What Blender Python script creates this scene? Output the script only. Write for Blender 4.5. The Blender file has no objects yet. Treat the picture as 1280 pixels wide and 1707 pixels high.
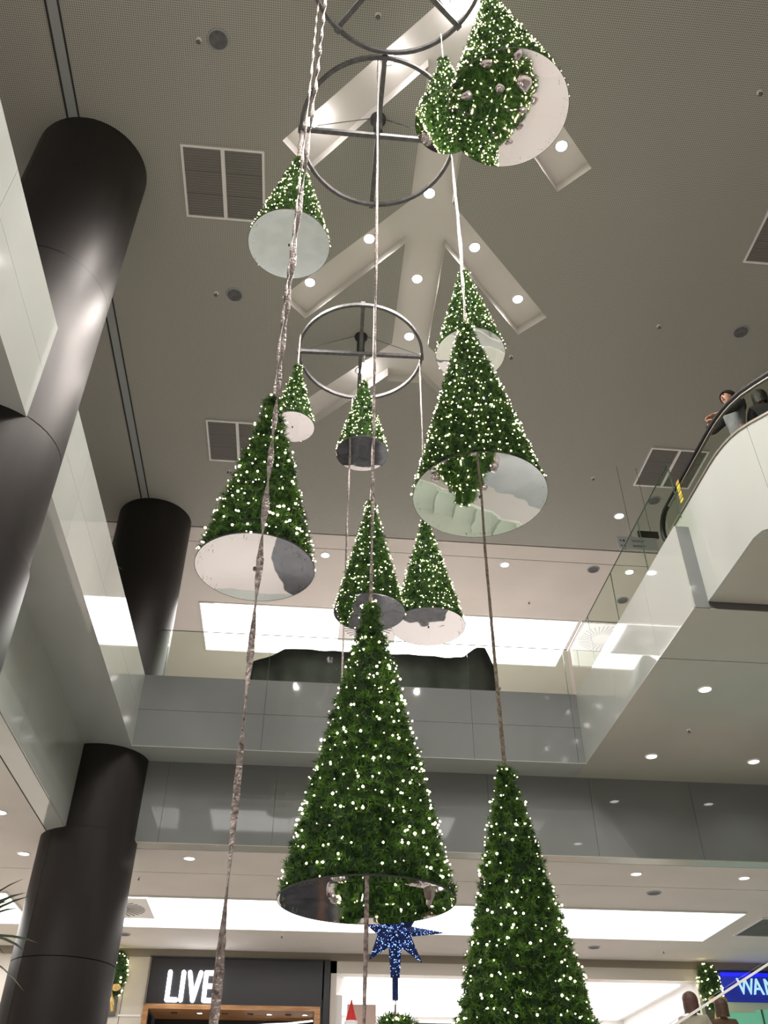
import bpy, bmesh, math, random
import numpy as np
from mathutils import Vector, Matrix, geometry

# ------------------------------------------------------------------ camera, world, exposure
C = bpy.context.scene.collection
SC = bpy.context.scene
EYE = Vector((0, 0, 1.6))
PITCH, ROLL, YAW = math.radians(38.281), math.radians(0.177), math.radians(5.246)
fw = Vector((math.sin(YAW)*math.cos(PITCH), math.cos(YAW)*math.cos(PITCH), math.sin(PITCH)))
rt = Vector((math.cos(YAW), -math.sin(YAW), 0)); up = rt.cross(fw)
rt2 = rt*math.cos(ROLL)+up*math.sin(ROLL); up2 = -rt*math.sin(ROLL)+up*math.cos(ROLL)
cd = bpy.data.cameras.new('camera'); cam = bpy.data.objects.new('camera', cd); C.objects.link(cam)
cd.sensor_fit = 'VERTICAL'; cd.sensor_height = 36; cd.lens = 1468.57/1707*36; cd.clip_end = 200
cam.matrix_world = Matrix(((rt2.x, up2.x, -fw.x, EYE.x), (rt2.y, up2.y, -fw.y, EYE.y), (rt2.z, up2.z, -fw.z, EYE.z), (0, 0, 0, 1)))
SC.camera = cam
SC.view_settings.view_transform = 'Standard'; SC.view_settings.look = 'None'
SC.view_settings.exposure = 0.0; SC.view_settings.gamma = 1.0; SC.view_settings.use_curve_mapping = False
w = bpy.data.worlds.new('world'); SC.world = w; w.use_nodes = True
w.node_tree.nodes['Background'].inputs[0].default_value = (.9, .93, 1, 1)
w.node_tree.nodes['Background'].inputs[1].default_value = 0.02
SC.cycles.use_denoising = True
SC.cycles.sample_clamp_indirect = 4
SC.cycles.max_bounces = 10

def lamp(name, kind, loc, energy, col=(1, .93, .87), size=.2, spot=None, target=None, sy=None):
    d = bpy.data.lights.new(name, kind); d.energy = energy; d.color = col
    if kind == 'AREA':
        d.shape = 'RECTANGLE'; d.size = size; d.size_y = sy or size
    elif kind != 'SUN': d.shadow_soft_size = size
    if spot: d.spot_size = math.radians(spot); d.spot_blend = .7
    o = bpy.data.objects.new(name, d); C.objects.link(o); o.location = loc
    if target is not None: o.rotation_euler = (Vector(target)-Vector(loc)).to_track_quat('-Z', 'Y').to_euler()
    return o

CEIL, SLAB, LEDGE, GSOF = 13.45, 9.317, 7.947, 6.5
# trough spots of the atrium ceiling (x, y) with their beam
TROUGH = [(-.44, 6.43), (.54, 5.45), (1.35, 4.64), (3.15, 6.45), (-.4, 9.19), (.51, 8.26), (1.35, 7.38), (2.2, 8.26), (3.1, 9.2),
          (1.36, 8.95), (1.37, 10.18), (.59, 11.07)]
HIDDEN = [(1.36, 1.9), (.5, 2.75), (-.42, 3.68), (2.22, 2.75), (3.13, 3.68), (1.36, 3.4), (2.2, 5.5), (1.36, 6.0)]
P_SPOT = 300
for i, (x, y) in enumerate(TROUGH+HIDDEN):
    lamp('spot_beam', 'SPOT', (x, y, CEIL+.12), P_SPOT, (1, .92, .86), .06, 150, (x, y, 0))
for x, y, e in ((-.36, 6.36, 6), (.60, 5.40, 6), (1.40, 4.72, 8), (.66, 11.0, 6)):
    lamp('trough_glow_fill', 'POINT', (x, y, CEIL+.10), e, (1, .94, .93), .05)  # extra points added beside some spots to brighten the recess around them
lamp('left_ground_light', 'AREA', (-9.8, 20.1, GSOF-.04), 500, (1, .96, .93), 7, None, (-9.8, 20.1, 0), 2.3)
# shop ceilings and light boxes: soft light over ground floor and upper gallery, then three added fills
lamp('gallery_box_light', 'AREA', (2.2, 20.1, CEIL-.03), 620, (1, .96, .94), 9.4, None, (2.2, 20.1, 0), 2.3)
lamp('ground_box_light', 'AREA', (2.8, 20.1, GSOF-.03), 3700, (1, .96, .93), 12.8, None, (2.8, 20.1, 0), 2.3)
lamp('front_fill_light', 'AREA', (1.2, -3.5, CEIL-.03), 320, (1, .95, .9), 9.4, None, (1.2, -3.5, 0), 2.3)  # added fill from behind the camera, lifts the atrium
lamp('left_fill_light', 'AREA', (-6.0, 4, GSOF-.03), 420, (1, .95, .9), 2.3, None, (-6, 4, 0), 9)  # added fill on the left, no fixture of its own
lamp('right_fill_light', 'AREA', (8.2, 4, LEDGE-.03), 260, (1, .95, .9), 2.3, None, (8.2, 4, 0), 9)  # added fill on the right, no fixture of its own

# ------------------------------------------------------------------ materials
def mat(name, col, rough=.5, metal=0., spec=.5, emit=None, es=0., coat=0.):
    m = bpy.data.materials.new(name); m.use_nodes = True
    b = m.node_tree.nodes['Principled BSDF']
    b.inputs['Base Color'].default_value = (*col, 1); b.inputs['Roughness'].default_value = rough
    b.inputs['Metallic'].default_value = metal; b.inputs['Specular IOR Level'].default_value = spec
    b.inputs['Coat Weight'].default_value = coat; b.inputs['Coat Roughness'].default_value = .05
    if emit: b.inputs['Emission Color'].default_value = (*emit, 1); b.inputs['Emission Strength'].default_value = es
    return m
def nodes(m): return m.node_tree.nodes, m.node_tree.links, m.node_tree.nodes['Principled BSDF']
def noisy(m, c1, c2, scale=4., bump=0., bscale=None, detail=3., stretch=None):
    n, l, b = nodes(m)
    tc = n.new('ShaderNodeTexCoord'); src = tc.outputs['Object']
    if stretch:
        mp = n.new('ShaderNodeMapping'); mp.inputs['Scale'].default_value = stretch; l.new(src, mp.inputs[0]); src = mp.outputs[0]
    t = n.new('ShaderNodeTexNoise'); t.inputs['Scale'].default_value = scale; t.inputs['Detail'].default_value = detail
    l.new(src, t.inputs['Vector'])
    r = n.new('ShaderNodeValToRGB'); r.color_ramp.elements[0].position = .35; r.color_ramp.elements[1].position = .65
    r.color_ramp.elements[0].color = (*c1, 1); r.color_ramp.elements[1].color = (*c2, 1)
    l.new(t.outputs['Fac'], r.inputs[0]); l.new(r.outputs[0], b.inputs['Base Color'])
    if bump:
        t2 = n.new('ShaderNodeTexNoise'); t2.inputs['Scale'].default_value = bscale or scale; l.new(src, t2.inputs['Vector'])
        bp = n.new('ShaderNodeBump'); bp.inputs['Strength'].default_value = bump; bp.inputs['Distance'].default_value = .02
        l.new(t2.outputs['Fac'], bp.inputs['Height']); l.new(bp.outputs[0], b.inputs['Normal'])
    return m

M = {}
M['plaster'] = noisy(mat('ceiling_plaster', (.62, .59, .55), .8, spec=.2), (.59, .565, .51), (.63, .60, .545), .8)
M['plaster_pale'] = noisy(mat('trough_plaster', (.7, .68, .64), .8, spec=.2), (.68, .66, .62), (.72, .7, .66), .8)
# perforated acoustic board: round holes on a 22 mm grid
m = mat('perforated_board', (.55, .54, .5), .85, spec=.2); n, l, b = nodes(m)
tc = n.new('ShaderNodeTexCoord'); sep = n.new('ShaderNodeSeparateXYZ'); l.new(tc.outputs['Object'], sep.inputs[0])
def frac(sock, per):
    a = n.new('ShaderNodeMath'); a.operation = 'DIVIDE'; a.inputs[1].default_value = per; l.new(sock, a.inputs[0])
    f = n.new('ShaderNodeMath'); f.operation = 'FRACT'; l.new(a.outputs[0], f.inputs[0])
    s = n.new('ShaderNodeMath'); s.operation = 'SUBTRACT'; s.inputs[1].default_value = .5; l.new(f.outputs[0], s.inputs[0])
    p = n.new('ShaderNodeMath'); p.operation = 'POWER'; p.inputs[1].default_value = 2; l.new(s.outputs[0], p.inputs[0]); return p
px_, py_ = frac(sep.outputs[0], .028), frac(sep.outputs[1], .028)
ad = n.new('ShaderNodeMath'); l.new(px_.outputs[0], ad.inputs[0]); l.new(py_.outputs[0], ad.inputs[1])
lt = n.new('ShaderNodeMath'); lt.operation = 'LESS_THAN'; lt.inputs[1].default_value = .075; l.new(ad.outputs[0], lt.inputs[0])
mx = n.new('ShaderNodeMix'); mx.data_type = 'RGBA'; mx.inputs[6].default_value = (.41, .41, .365, 1); mx.inputs[7].default_value = (.16, .16, .14, 1)
l.new(lt.outputs[0], mx.inputs[0]); l.new(mx.outputs[2], b.inputs['Base Color'])
M['perf'] = m
M['panel'] = noisy(mat('glossy_panel', (.5, .53, .5), .04, spec=.6, coat=.3), (.39, .415, .39), (.41, .435, .41), .6)
M['panel_back'] = noisy(mat('satin_panel', (.3, .32, .32), .035, spec=.28), (.175, .19, .187), (.195, .21, .207), .6)
M['joint'] = mat('panel_joint', (.12, .12, .12), .8)
M['soffit'] = noisy(mat('soffit_paint', (.5, .48, .43), .22, spec=.3), (.40, .40, .345), (.43, .43, .37), .7)
M['dark'] = mat('shadow_gap', (.03, .03, .03), .8)
M['white'] = mat('white_enamel', (.8, .8, .78), .4)
M['column'] = noisy(mat('column_cladding', (.03, .027, .026), .4, .3, .35), (.020, .018, .017), (.028, .025, .024), 3., stretch=(1, 1, .15))
n, l, b = nodes(M['column']); tg = n.new('ShaderNodeTangent'); tg.direction_type = 'RADIAL'; tg.axis = 'Z'
b.inputs['Anisotropic'].default_value = .8; l.new(tg.outputs[0], b.inputs['Tangent'])
M['colseam'] = mat('column_seam', (.006, .006, .006), .7)
M['grille'] = mat('grille', (.17, .165, .15), .6)
M['steel'] = noisy(mat('painted_steel', (.12, .12, .12), .7, .0, .2), (.10, .10, .105), (.15, .15, .155), 12)
M['greytrim'] = mat('grey_trim', (.3, .33, .32), .4)
M['lamp'] = mat('lamp_lens', (1, 1, 1), .4, emit=(1, .96, .93), es=14)
M['lamp_hot'] = mat('spot_lens', (1, 1, 1), .4, emit=(1, .95, .95), es=40)
M['box'] = mat('lightbox_diffuser', (1, 1, 1), .5, emit=(1, .97, .96), es=3)
M['shopwhite'] = mat('shop_white', (.9, .89, .87), .5)
M['shoplight'] = mat('shop_ceiling_light', (1, 1, 1), .5, emit=(1, .98, .96), es=2.2)
M['signblack'] = mat('sign_black', (.018, .018, .019), .35)
M['letter'] = mat('letter_light', (1, 1, 1), .4, emit=(.93, .92, 1), es=5)
M['wood'] = noisy(mat('oak_portal', (.45, .22, .08), .4), (.38, .18, .07), (.55, .30, .13), 3., .1, 20, stretch=(1, 8, 8))
M['wallwarm'] = noisy(mat('cream_wall', (.55, .5, .42), .25), (.66, .62, .54), (.70, .66, .58), .6)
M['fascia'] = mat('fascia_brown', (.26, .23, .18), .5)
M['black_cloth'] = noisy(mat('black_cloth', (.006, .006, .007), .55), (.005, .005, .006), (.014, .014, .015), 5, .6, 4)
M['tread'] = mat('pale_tread', (.6, .62, .6), .4)
M['rubber'] = mat('handrail_rubber', (.008, .008, .010), .5, spec=.2)
M['alu'] = mat('aluminium', (.22, .20, .17), .4, .5)
M['blue'] = mat('blue_sign', (.02, .03, .3), .3, emit=(.01, .015, .25), es=1.0)
M['bluebar'] = mat('blue_bar', (.02, .03, .8), .3, emit=(.01, .01, 1), es=1.5)
M['ice'] = mat('ice_letter', (.6, .8, 1), .3, emit=(.45, .7, 1), es=1.1)
M['teal'] = mat('shop_teal', (.25, .5, .45), .4, emit=(.2, .6, .5), es=.5)
M['skin'] = mat('skin', (.42, .23, .15), .5)
M['hair'] = noisy(mat('hair', (.01, .008, .007), .5), (.008, .006, .005), (.02, .014, .012), 30, .5, 60)
M['hair_brown'] = noisy(mat('hair_brown', (.06, .025, .018), .5), (.05, .02, .015), (.09, .035, .025), 30, .5, 60)
M['eye'] = mat('eye', (.02, .015, .01), .2); M['lips'] = mat('lips', (.35, .1, .09), .5)
M['jacket_black'] = noisy(mat('jacket_black', (.012, .012, .016), .7), (.01, .01, .013), (.02, .02, .026), 8, .4, 12)
M['shirt_grey'] = noisy(mat('shirt_grey', (.15, .15, .17), .8), (.12, .12, .14), (.18, .18, .2), 6, .4, 10)
M['shirt_taupe'] = noisy(mat('shirt_taupe', (.35, .30, .27), .8), (.3, .26, .23), (.38, .33, .3), 6, .4, 10)
M['brown_coat'] = noisy(mat('brown_coat', (.08, .035, .025), .8), (.06, .028, .02), (.1, .045, .03), 6, .4, 10)
M['denim'] = mat('trousers', (.03, .035, .05), .8)
M['yellow'] = mat('yellow_tape', (.65, .55, .03), .5)
M['red'] = mat('red_felt', (.6, .03, .03), .8)
M['snow'] = mat('white_fleece', (.85, .85, .85), .9)
M['beige'] = mat('beige_board', (.6, .45, .38), .6)
M['gold'] = noisy(mat('gold_ribbon', (.75, .5, .15), .35, .5), (.7, .45, .12), (.85, .62, .25), 9, .5, 18)
M['sequin'] = noisy(mat('blue_sequin', (.02, .05, .2), .3, .6), (.006, .014, .06), (.012, .03, .16), 30, .6, 60)
M['sequinled'] = mat('blue_led', (.5, .7, 1), .3, emit=(.25, .45, 1), es=2.6)
M['silver'] = noisy(mat('silver_foil', (.75, .68, .7), .12, 1), (.6, .52, .55), (.9, .85, .88), 6, .8, 8)
M['crystal'] = noisy(mat('crystal_bauble', (.75, .65, .68), .08, .9), (.55, .47, .5), (.95, .88, .9), 5, .5, 10)
M['violet'] = mat('violet_box', (.03, .01, .05), .5); M['bluelid'] = mat('blue_lid', (.08, .07, .4), .5)
M['leaf'] = noisy(mat('palm_leaf', (.02, .05, .012), .4), (.015, .035, .01), (.035, .08, .02), 6)
M['bark'] = noisy(mat('bark', (.08, .05, .03), .9), (.06, .04, .025), (.12, .08, .05), 10, .6, 20)
M['pot'] = mat('planter', (.05, .05, .05), .5)
M['bulb'] = mat('fairy_bulb', (1, 1, .8), .4, emit=(1, .86, .48), es=15)
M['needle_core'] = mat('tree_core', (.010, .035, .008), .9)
# pine needles
m = mat('pine_needles', (.02, .09, .02), .38, spec=.4); n, l, b = nodes(m)
tc = n.new('ShaderNodeTexCoord'); t = n.new('ShaderNodeTexNoise'); t.inputs['Scale'].default_value = 16; t.inputs['Detail'].default_value = 5
l.new(tc.outputs['Object'], t.inputs['Vector'])
r = n.new('ShaderNodeValToRGB'); r.color_ramp.elements[0].position = .38; r.color_ramp.elements[1].position = .66
r.color_ramp.elements[0].color = (.008, .040, .009, 1); r.color_ramp.elements[1].color = (.135, .30, .045, 1)
l.new(t.outputs['Fac'], r.inputs[0]); l.new(r.outputs[0], b.inputs['Base Color'])
M['needle'] = m
# mirror acrylic sheet, slightly wavy
m = mat('mirror_acrylic', (.86, .86, .86), .015, 1.); n, l, b = nodes(m)
tc = n.new('ShaderNodeTexCoord'); t = n.new('ShaderNodeTexNoise'); t.inputs['Scale'].default_value = 3.2; t.inputs['Detail'].default_value = 1.2
l.new(tc.outputs['Object'], t.inputs['Vector'])
bp = n.new('ShaderNodeBump'); bp.inputs['Strength'].default_value = .05; bp.inputs['Distance'].default_value = .03
l.new(t.outputs['Fac'], bp.inputs['Height']); l.new(bp.outputs[0], b.inputs['Normal'])
M['mirror'] = m
# rope: grey taupe tinsel cord
M['rope'] = noisy(mat('tinsel_rope', (.42, .36, .34), .35, .5), (.14, .115, .105), (.45, .39, .37), 40, .8, 60)
M['rope_brown'] = noisy(mat('brown_rope', (.2, .16, .12), .6), (.12, .1, .075), (.3, .25, .19), 40, .8, 60)
# green-tinted clear glass
def glass(name, tint, ior=1.5):
    m = bpy.data.materials.new(name); m.use_nodes = True; n, l = m.node_tree.nodes, m.node_tree.links; n.clear()
    o = n.new('ShaderNodeOutputMaterial'); mx = n.new('ShaderNodeMixShader'); tr = n.new('ShaderNodeBsdfTransparent')
    gl = n.new('ShaderNodeBsdfGlossy'); gl.inputs['Roughness'].default_value = .01; fr = n.new('ShaderNodeFresnel'); fr.inputs[0].default_value = ior
    tr.inputs[0].default_value = (*tint, 1)
    ge = n.new('ShaderNodeNewGeometry'); iv = n.new('ShaderNodeMath'); iv.operation = 'SUBTRACT'; iv.inputs[0].default_value = 1; l.new(ge.outputs['Backfacing'], iv.inputs[1])
    mu = n.new('ShaderNodeMath'); mu.operation = 'MULTIPLY'; l.new(fr.outputs[0], mu.inputs[0]); l.new(iv.outputs[0], mu.inputs[1])
    mh = n.new('ShaderNodeMath'); mh.operation = 'MULTIPLY'; mh.inputs[1].default_value = .45; l.new(mu.outputs[0], mh.inputs[0]); mu = mh
    l.new(mu.outputs[0], mx.inputs[0]); l.new(tr.outputs[0], mx.inputs[1]); l.new(gl.outputs[0], mx.inputs[2]); l.new(mx.outputs[0], o.inputs[0])
    return m
M['glass'] = glass('balustrade_glass', (.915, .955, .90), 1.22)
M['glassedge'] = mat('glass_edge', (.05, .09, .06), .2)
# floor: pale polished stone with grey bands
m = mat('pale_stone', (.78, .72, .70), .15); n, l, b = nodes(m)
tc = n.new('ShaderNodeTexCoord'); br = n.new('ShaderNodeTexBrick'); br.offset = 0
br.inputs['Scale'].default_value = 1; br.inputs['Brick Width'].default_value = .9; br.inputs['Row Height'].default_value = .9; br.inputs['Mortar Size'].default_value = .006
br.inputs['Color1'].default_value = (.80, .74, .72, 1); br.inputs['Color2'].default_value = (.74, .69, .67, 1); br.inputs['Mortar'].default_value = (.72, .67, .65, 1)
l.new(tc.outputs['Object'], br.inputs[0]); l.new(br.outputs[0], b.inputs['Base Color'])
M['floor'] = m
M['floorband'] = noisy(mat('grey_green_stone', (.35, .40, .37), .15), (.50, .55, .52), (.56, .61, .58), 2)
M['floordark'] = noisy(mat('dark_stone', (.03, .03, .035), .15), (.02, .02, .025), (.05, .05, .055), 3)

# ------------------------------------------------------------------ mesh helpers
def link(o, parent=None):
    C.objects.link(o)
    if parent is not None:
        o.parent = parent
    return o
def mesh_obj(name, verts, faces, m, parent=None, smooth=False, mi=None):
    me = bpy.data.meshes.new(name); me.from_pydata([tuple(v) for v in verts], [], faces); me.update()
    for mm in (m if isinstance(m, (list, tuple)) else [m]): me.materials.append(mm)
    if mi is not None: me.polygons.foreach_set('material_index', mi)
    if smooth: me.polygons.foreach_set('use_smooth', [True]*len(me.polygons))
    return link(bpy.data.objects.new(name, me), parent)
def tag(o, label=None, cat=None, group=None, kind=None):
    if label: o['label'] = label
    if cat: o['category'] = cat
    if group: o['group'] = group
    if kind: o['kind'] = kind
    return o
def empty(name, loc, label, cat, group=None, rz=0):
    o = bpy.data.objects.new(name, None); C.objects.link(o); o.location = loc; o.rotation_euler.z = rz; o.empty_display_size = .1
    return tag(o, label, cat, group)
class MB:
    def __init__(s): s.v = []; s.f = []
    def add(s, v, f):
        k = len(s.v); s.v += [tuple(p) for p in v]; s.f += [tuple(i+k for i in q) for q in f]; return s
    def box(s, a, b):
        x0, y0, z0 = a; x1, y1, z1 = b
        return s.add([(x0, y0, z0), (x1, y0, z0), (x1, y1, z0), (x0, y1, z0), (x0, y0, z1), (x1, y0, z1), (x1, y1, z1), (x0, y1, z1)],
                     [(0, 3, 2, 1), (4, 5, 6, 7), (0, 1, 5, 4), (1, 2, 6, 5), (2, 3, 7, 6), (3, 0, 4, 7)])
    def prism(s, poly, axis, a, b):   # poly in the two other axes (in order), extruded along axis
        def put(p, t):
            q = list(p); q.insert(axis, t); return q
        n_ = len(poly)
        v = [put(p, a) for p in poly]+[put(p, b) for p in poly]
        f = [tuple(range(n_)), tuple(range(2*n_-1, n_-1, -1))]+[(i, i+n_, (i+1) % n_+n_, (i+1) % n_) for i in range(n_)]
        return s.add(v, f)
    def lathe(s, prof, c=(0, 0, 0), seg=24, a0=0, a1=None, cap=False):
        full = a1 is None; a1 = a0+2*math.pi if full else a1
        m_ = seg if full else seg+1; v = []
        for r_, z in prof:
            for i in range(m_):
                a = a0+(a1-a0)*i/seg; v.append((c[0]+r_*math.cos(a), c[1]+r_*math.sin(a), c[2]+z))
        f = []
        for j in range(len(prof)-1):
            for i in range(seg):
                i2 = (i+1) % m_ if full else i+1
                f.append((j*m_+i, j*m_+i2, (j+1)*m_+i2, (j+1)*m_+i))
        return s.add(v, f)
    def tube(s, pts, rad, seg=8, cap=True):
        pts = [Vector(p) for p in pts]; rads = rad if isinstance(rad, (list, tuple)) else [rad]*len(pts)
        v = []; prev = None
        for i, p in enumerate(pts):
            t = (pts[min(i+1, len(pts)-1)]-pts[max(i-1, 0)]).normalized()
            if prev is None: u = t.orthogonal().normalized()
            else: u = (prev-t*prev.dot(t)).normalized()
            prev = u; w_ = t.cross(u)
            for k in range(seg):
                a = 2*math.pi*k/seg; v.append(p+(u*math.cos(a)+w_*math.sin(a))*rads[i])
        f = [(i*seg+k, i*seg+(k+1) % seg, (i+1)*seg+(k+1) % seg, (i+1)*seg+k) for i in range(len(pts)-1) for k in range(seg)]
        if cap: f += [tuple(range(seg-1, -1, -1)), tuple((len(pts)-1)*seg+k for k in range(seg))]
        return s.add(v, f)
    def ball(s, c, r, seg=8, rings=5, sc=(1, 1, 1)):
        v = [(c[0], c[1], c[2]+r*sc[2])]; f = []
        for j in range(1, rings):
            t = math.pi*j/rings
            for k in range(seg):
                a = 2*math.pi*k/seg
                v.append((c[0]+r*sc[0]*math.sin(t)*math.cos(a), c[1]+r*sc[1]*math.sin(t)*math.sin(a), c[2]+r*sc[2]*math.cos(t)))
        v.append((c[0], c[1], c[2]-r*sc[2])); e = len(v)-1
        for k in range(seg):
            f.append((0, 1+k, 1+(k+1) % seg)); f.append((e, e-seg+(k+1) % seg, e-seg+k))
        for j in range(rings-2):
            for k in range(seg):
                a = 1+j*seg; f.append((a+k, a+seg+k, a+seg+(k+1) % seg, a+(k+1) % seg))
        return s.add(v, f)
    def build(s, name, m, parent=None, smooth=False): return mesh_obj(name, s.v, s.f, m, parent, smooth)
def box(name, a, b, m, parent=None): return MB().box(a, b).build(name, m, parent)
def dup(o, loc=None, label=None, parent=None, **kw):
    c = o.copy(); link(c, parent)
    if loc is not None: c.location = loc
    if label: c['label'] = label
    for ch in list(o.children): dup(ch, parent=c)
    return c
def struct(o, **kw): o['kind'] = 'structure'; return o

# ------------------------------------------------------------------ large structure
struct(box('floor', (-16, -12, -.2), (18, 30, 0), M['floor']))
FL = bpy.data.objects['floor']
for a, b, mm in (((-8, 12.2, 0), (12, 14.7, .004), 'floorband'), ((-.3, 14.7, .0), (2.7, 19.5, .006), 'floordark'), ((.4, 19.8, .0), (3.9, 22.6, .006), 'floordark'),
                 ((-2.2, -1.4, 0), (4.3, -.6, .004), 'floorband')):
    box('inlay', a, b, M[mm], FL)
MB().lathe([(0, .007), (1.8, .007), (1.8, 0)], (1.1, 11.2, 0), 40).build('inlay', M['floordark'], FL)
# main ceiling with a fish-bone trough cut into it
HB = 15.88
def trough_outline():
    cx, w_ = 1.385, .315
    ends = []
    right = [(cx+w_, 1.2)]
    for ay in (1.9, 4.64, 7.38, 10.18):
        right += [(cx+w_, ay+.02), (cx+w_+1.92, ay+2.0), (cx+w_+1.52, ay+2.42), (cx+w_, ay+.78)] if ay > 1.2 else []
    right += [(cx+w_, 10.55+.55)]
    left = [(2*cx-x, y) for x, y in reversed(right)]
    return right+left
def poly_with_hole(outer, hole, z, flip):
    vs = [[Vector((x, y, 0)) for x, y in outer], [Vector((x, y, 0)) for x, y in hole]]
    tris = geometry.tessellate_polygon(vs); pts = outer+hole
    v = [(x, y, z) for x, y in pts]; f = []
    for t_ in tris:
        a, b_, c_ = (Vector(v[i]) for i in t_); nz = (b_-a).cross(c_-a).z
        f.append(tuple(t_) if (nz < 0) != flip else tuple(reversed(t_)))
    return v, f
TO = trough_outline()
v, f = poly_with_hole([(-16, -12), (18, -12), (18, HB-.02), (-16, HB-.02)], TO, CEIL, False)
CE = struct(mesh_obj('ceiling', v, f, M['perf']))
mb = MB(); nT = len(TO); zt = CEIL+.2
mb.add([(x, y, CEIL) for x, y in TO]+[(x, y, zt) for x, y in TO], [(i, (i+1) % nT, (i+1) % nT+nT, i+nT) for i in range(nT)])
tv = [[Vector((x, y, 0)) for x, y in TO]]
mb.add([(x, y, zt) for x, y in TO], [tuple(t_) for t_ in geometry.tessellate_polygon(tv)])
mb.build('recess', M['plaster_pale'], CE)
box('top_slab', (-16, -12, CEIL+.3), (18, 30, CEIL+.5), M['plaster'], CE)
box('strip', (-16, HB+.02, CEIL), (18, 16.42, CEIL+.05), M['plaster'], CE)
box('gap', (-16, HB-.02, CEIL+.03), (18, HB+.02, CEIL+.06), M['dark'], CE)
box('gap', (-16, 16.42, CEIL+.01), (18, 16.44, CEIL+.06), M['dark'], CE)
C2 = struct(MB().box((-16, 16.44, CEIL), (18, 30, CEIL+.05)).build('ceiling', M['plaster']))
mb = MB()
mb.box((-3.83, -12, CEIL-.012), (-3.80, HB-.02, CEIL)); mb.box((-3.67, -12, CEIL-.012), (-3.645, HB-.02, CEIL))
tr = struct(mb.build('trim_1', M['dark'])); box('strip', (-3.80, -12, CEIL-.006), (-3.67, HB-.02, CEIL), M['greytrim'], tr)
# shell far out
for nm, a, b in (('wall_left', (-16.2, -12, 0), (-16, 30, CEIL)), ('wall_right', (18, -12, 0), (18.2, 30, CEIL)),
                 ('wall_front', (-16, -12.2, 0), (18, -12, CEIL)), ('wall_back', (-16, 30, SLAB), (18, 30.2, CEIL))):
    struct(box(nm, a, b, M['wallwarm']))

# gallery fascias: panels proud of a dark backing, 8 mm joints
def panels(parent, name, axis, pos, u0, u1, z0, z1, us, rows, m, thick=.02, g=.006):
    zs = [z0+(z1-z0)*k/rows for k in range(rows+1)]
    cuts = [u0]+sorted(u for u in us if u0 < u < u1)+[u1]
    for i in range(len(cuts)-1):
        for k in range(rows):
            a = cuts[i]+(g/2 if i else 0); b_ = cuts[i+1]-(g/2 if i < len(cuts)-2 else 0)
            za = zs[k]+(g/2 if k else 0); zb = zs[k+1]-(g/2 if k < rows-1 else 0)
            lo, hi = sorted((pos, pos+thick))
            if axis == 0: box(name, (lo, a, za), (hi, b_, zb), m, parent)
            else: box(name, (a, lo, za), (b_, hi, zb), m, parent)
XL, XR, YB, XLL, YBL = -3.05, 5.08, 15.0, -3.86, 15.65
mb = MB().box((-16, -12, LEDGE), (XL-.02, 30, SLAB)).box((-16, -12, GSOF), (XLL-.02, 30, LEDGE-.001))
WL = struct(mb.build('wall_left', M['joint']))
panels(WL, 'panel', 0, XL, -12, YB, LEDGE, SLAB, [YB-2.03*k for k in range(1, 14)], 2, M['panel'], -.02)
panels(WL, 'panel', 0, XLL, -12, YBL, GSOF, LEDGE, [YBL-2.03*k for k in range(1, 14)], 1, M['panel'], -.02)
box('ledge_soffit', (XLL, -12, LEDGE-.012), (XL, YBL, LEDGE), M['panel'], WL)
mb = MB().box((XL, YB+.02, LEDGE), (XR, 30, SLAB)).box((XLL, YBL+.02, GSOF), (18, 30, LEDGE-.001))
WB = struct(mb.build('wall_back', M['joint']))
panels(WB, 'panel', 1, YB, XL, XR, LEDGE, SLAB, [-.8, 1.12, 3.03, 4.95], 2, M['panel_back'], .02)
panels(WB, 'panel', 1, YBL, XLL, 18, GSOF, LEDGE, [-2.44, -.5, 1.44, 3.37, 5.3, 7.23, 9.16, 11.1, 13, 15], 1, M['panel_back'], .02)
box('ledge_soffit', (XL, YB, LEDGE-.012), (XR, YBL, LEDGE), M['panel'], WB)
mb = MB().box((XR+.02, 9.68, LEDGE), (18, 30, SLAB)).box((6.75, -12, LEDGE), (18, 9.66, SLAB))
WR = struct(mb.build('wall_right', M['joint']))
panels(WR, 'panel', 0, XR, 9.66, YB, LEDGE, SLAB, [11.05, 13.0], 1, M['panel'], .02)
box('end_panel', (XR+.02, 9.66, LEDGE), (5.30, 9.68, SLAB), M['panel_back'], WR)
box('soffit_panel', (XR, 11.06, LEDGE-.012), (18, YBL, LEDGE), M['soffit'], WR)
box('soffit_panel', (XR, 9.67, LEDGE-.012), (18, 11.04, LEDGE), M['soffit'], WR)
box('soffit_panel', (6.75, -12, LEDGE-.012), (18, 9.65, LEDGE), M['soffit'], WR)
for nm_, a, b_ in (('floor', (-16, -12, SLAB-.001), (XL-.03, 30, SLAB+.004)), ('floor', (XL-.03, YB+.03, SLAB-.001), (XR+.03, 30, SLAB+.004)),
                   ('floor', (XR+.03, 10.4, SLAB-.001), (18, 30, SLAB+.004)), ('floor', (6.76, -12, SLAB-.001), (18, 10.4, SLAB+.004))):
    struct(box(nm_, a, b_, M['floor']))
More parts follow.
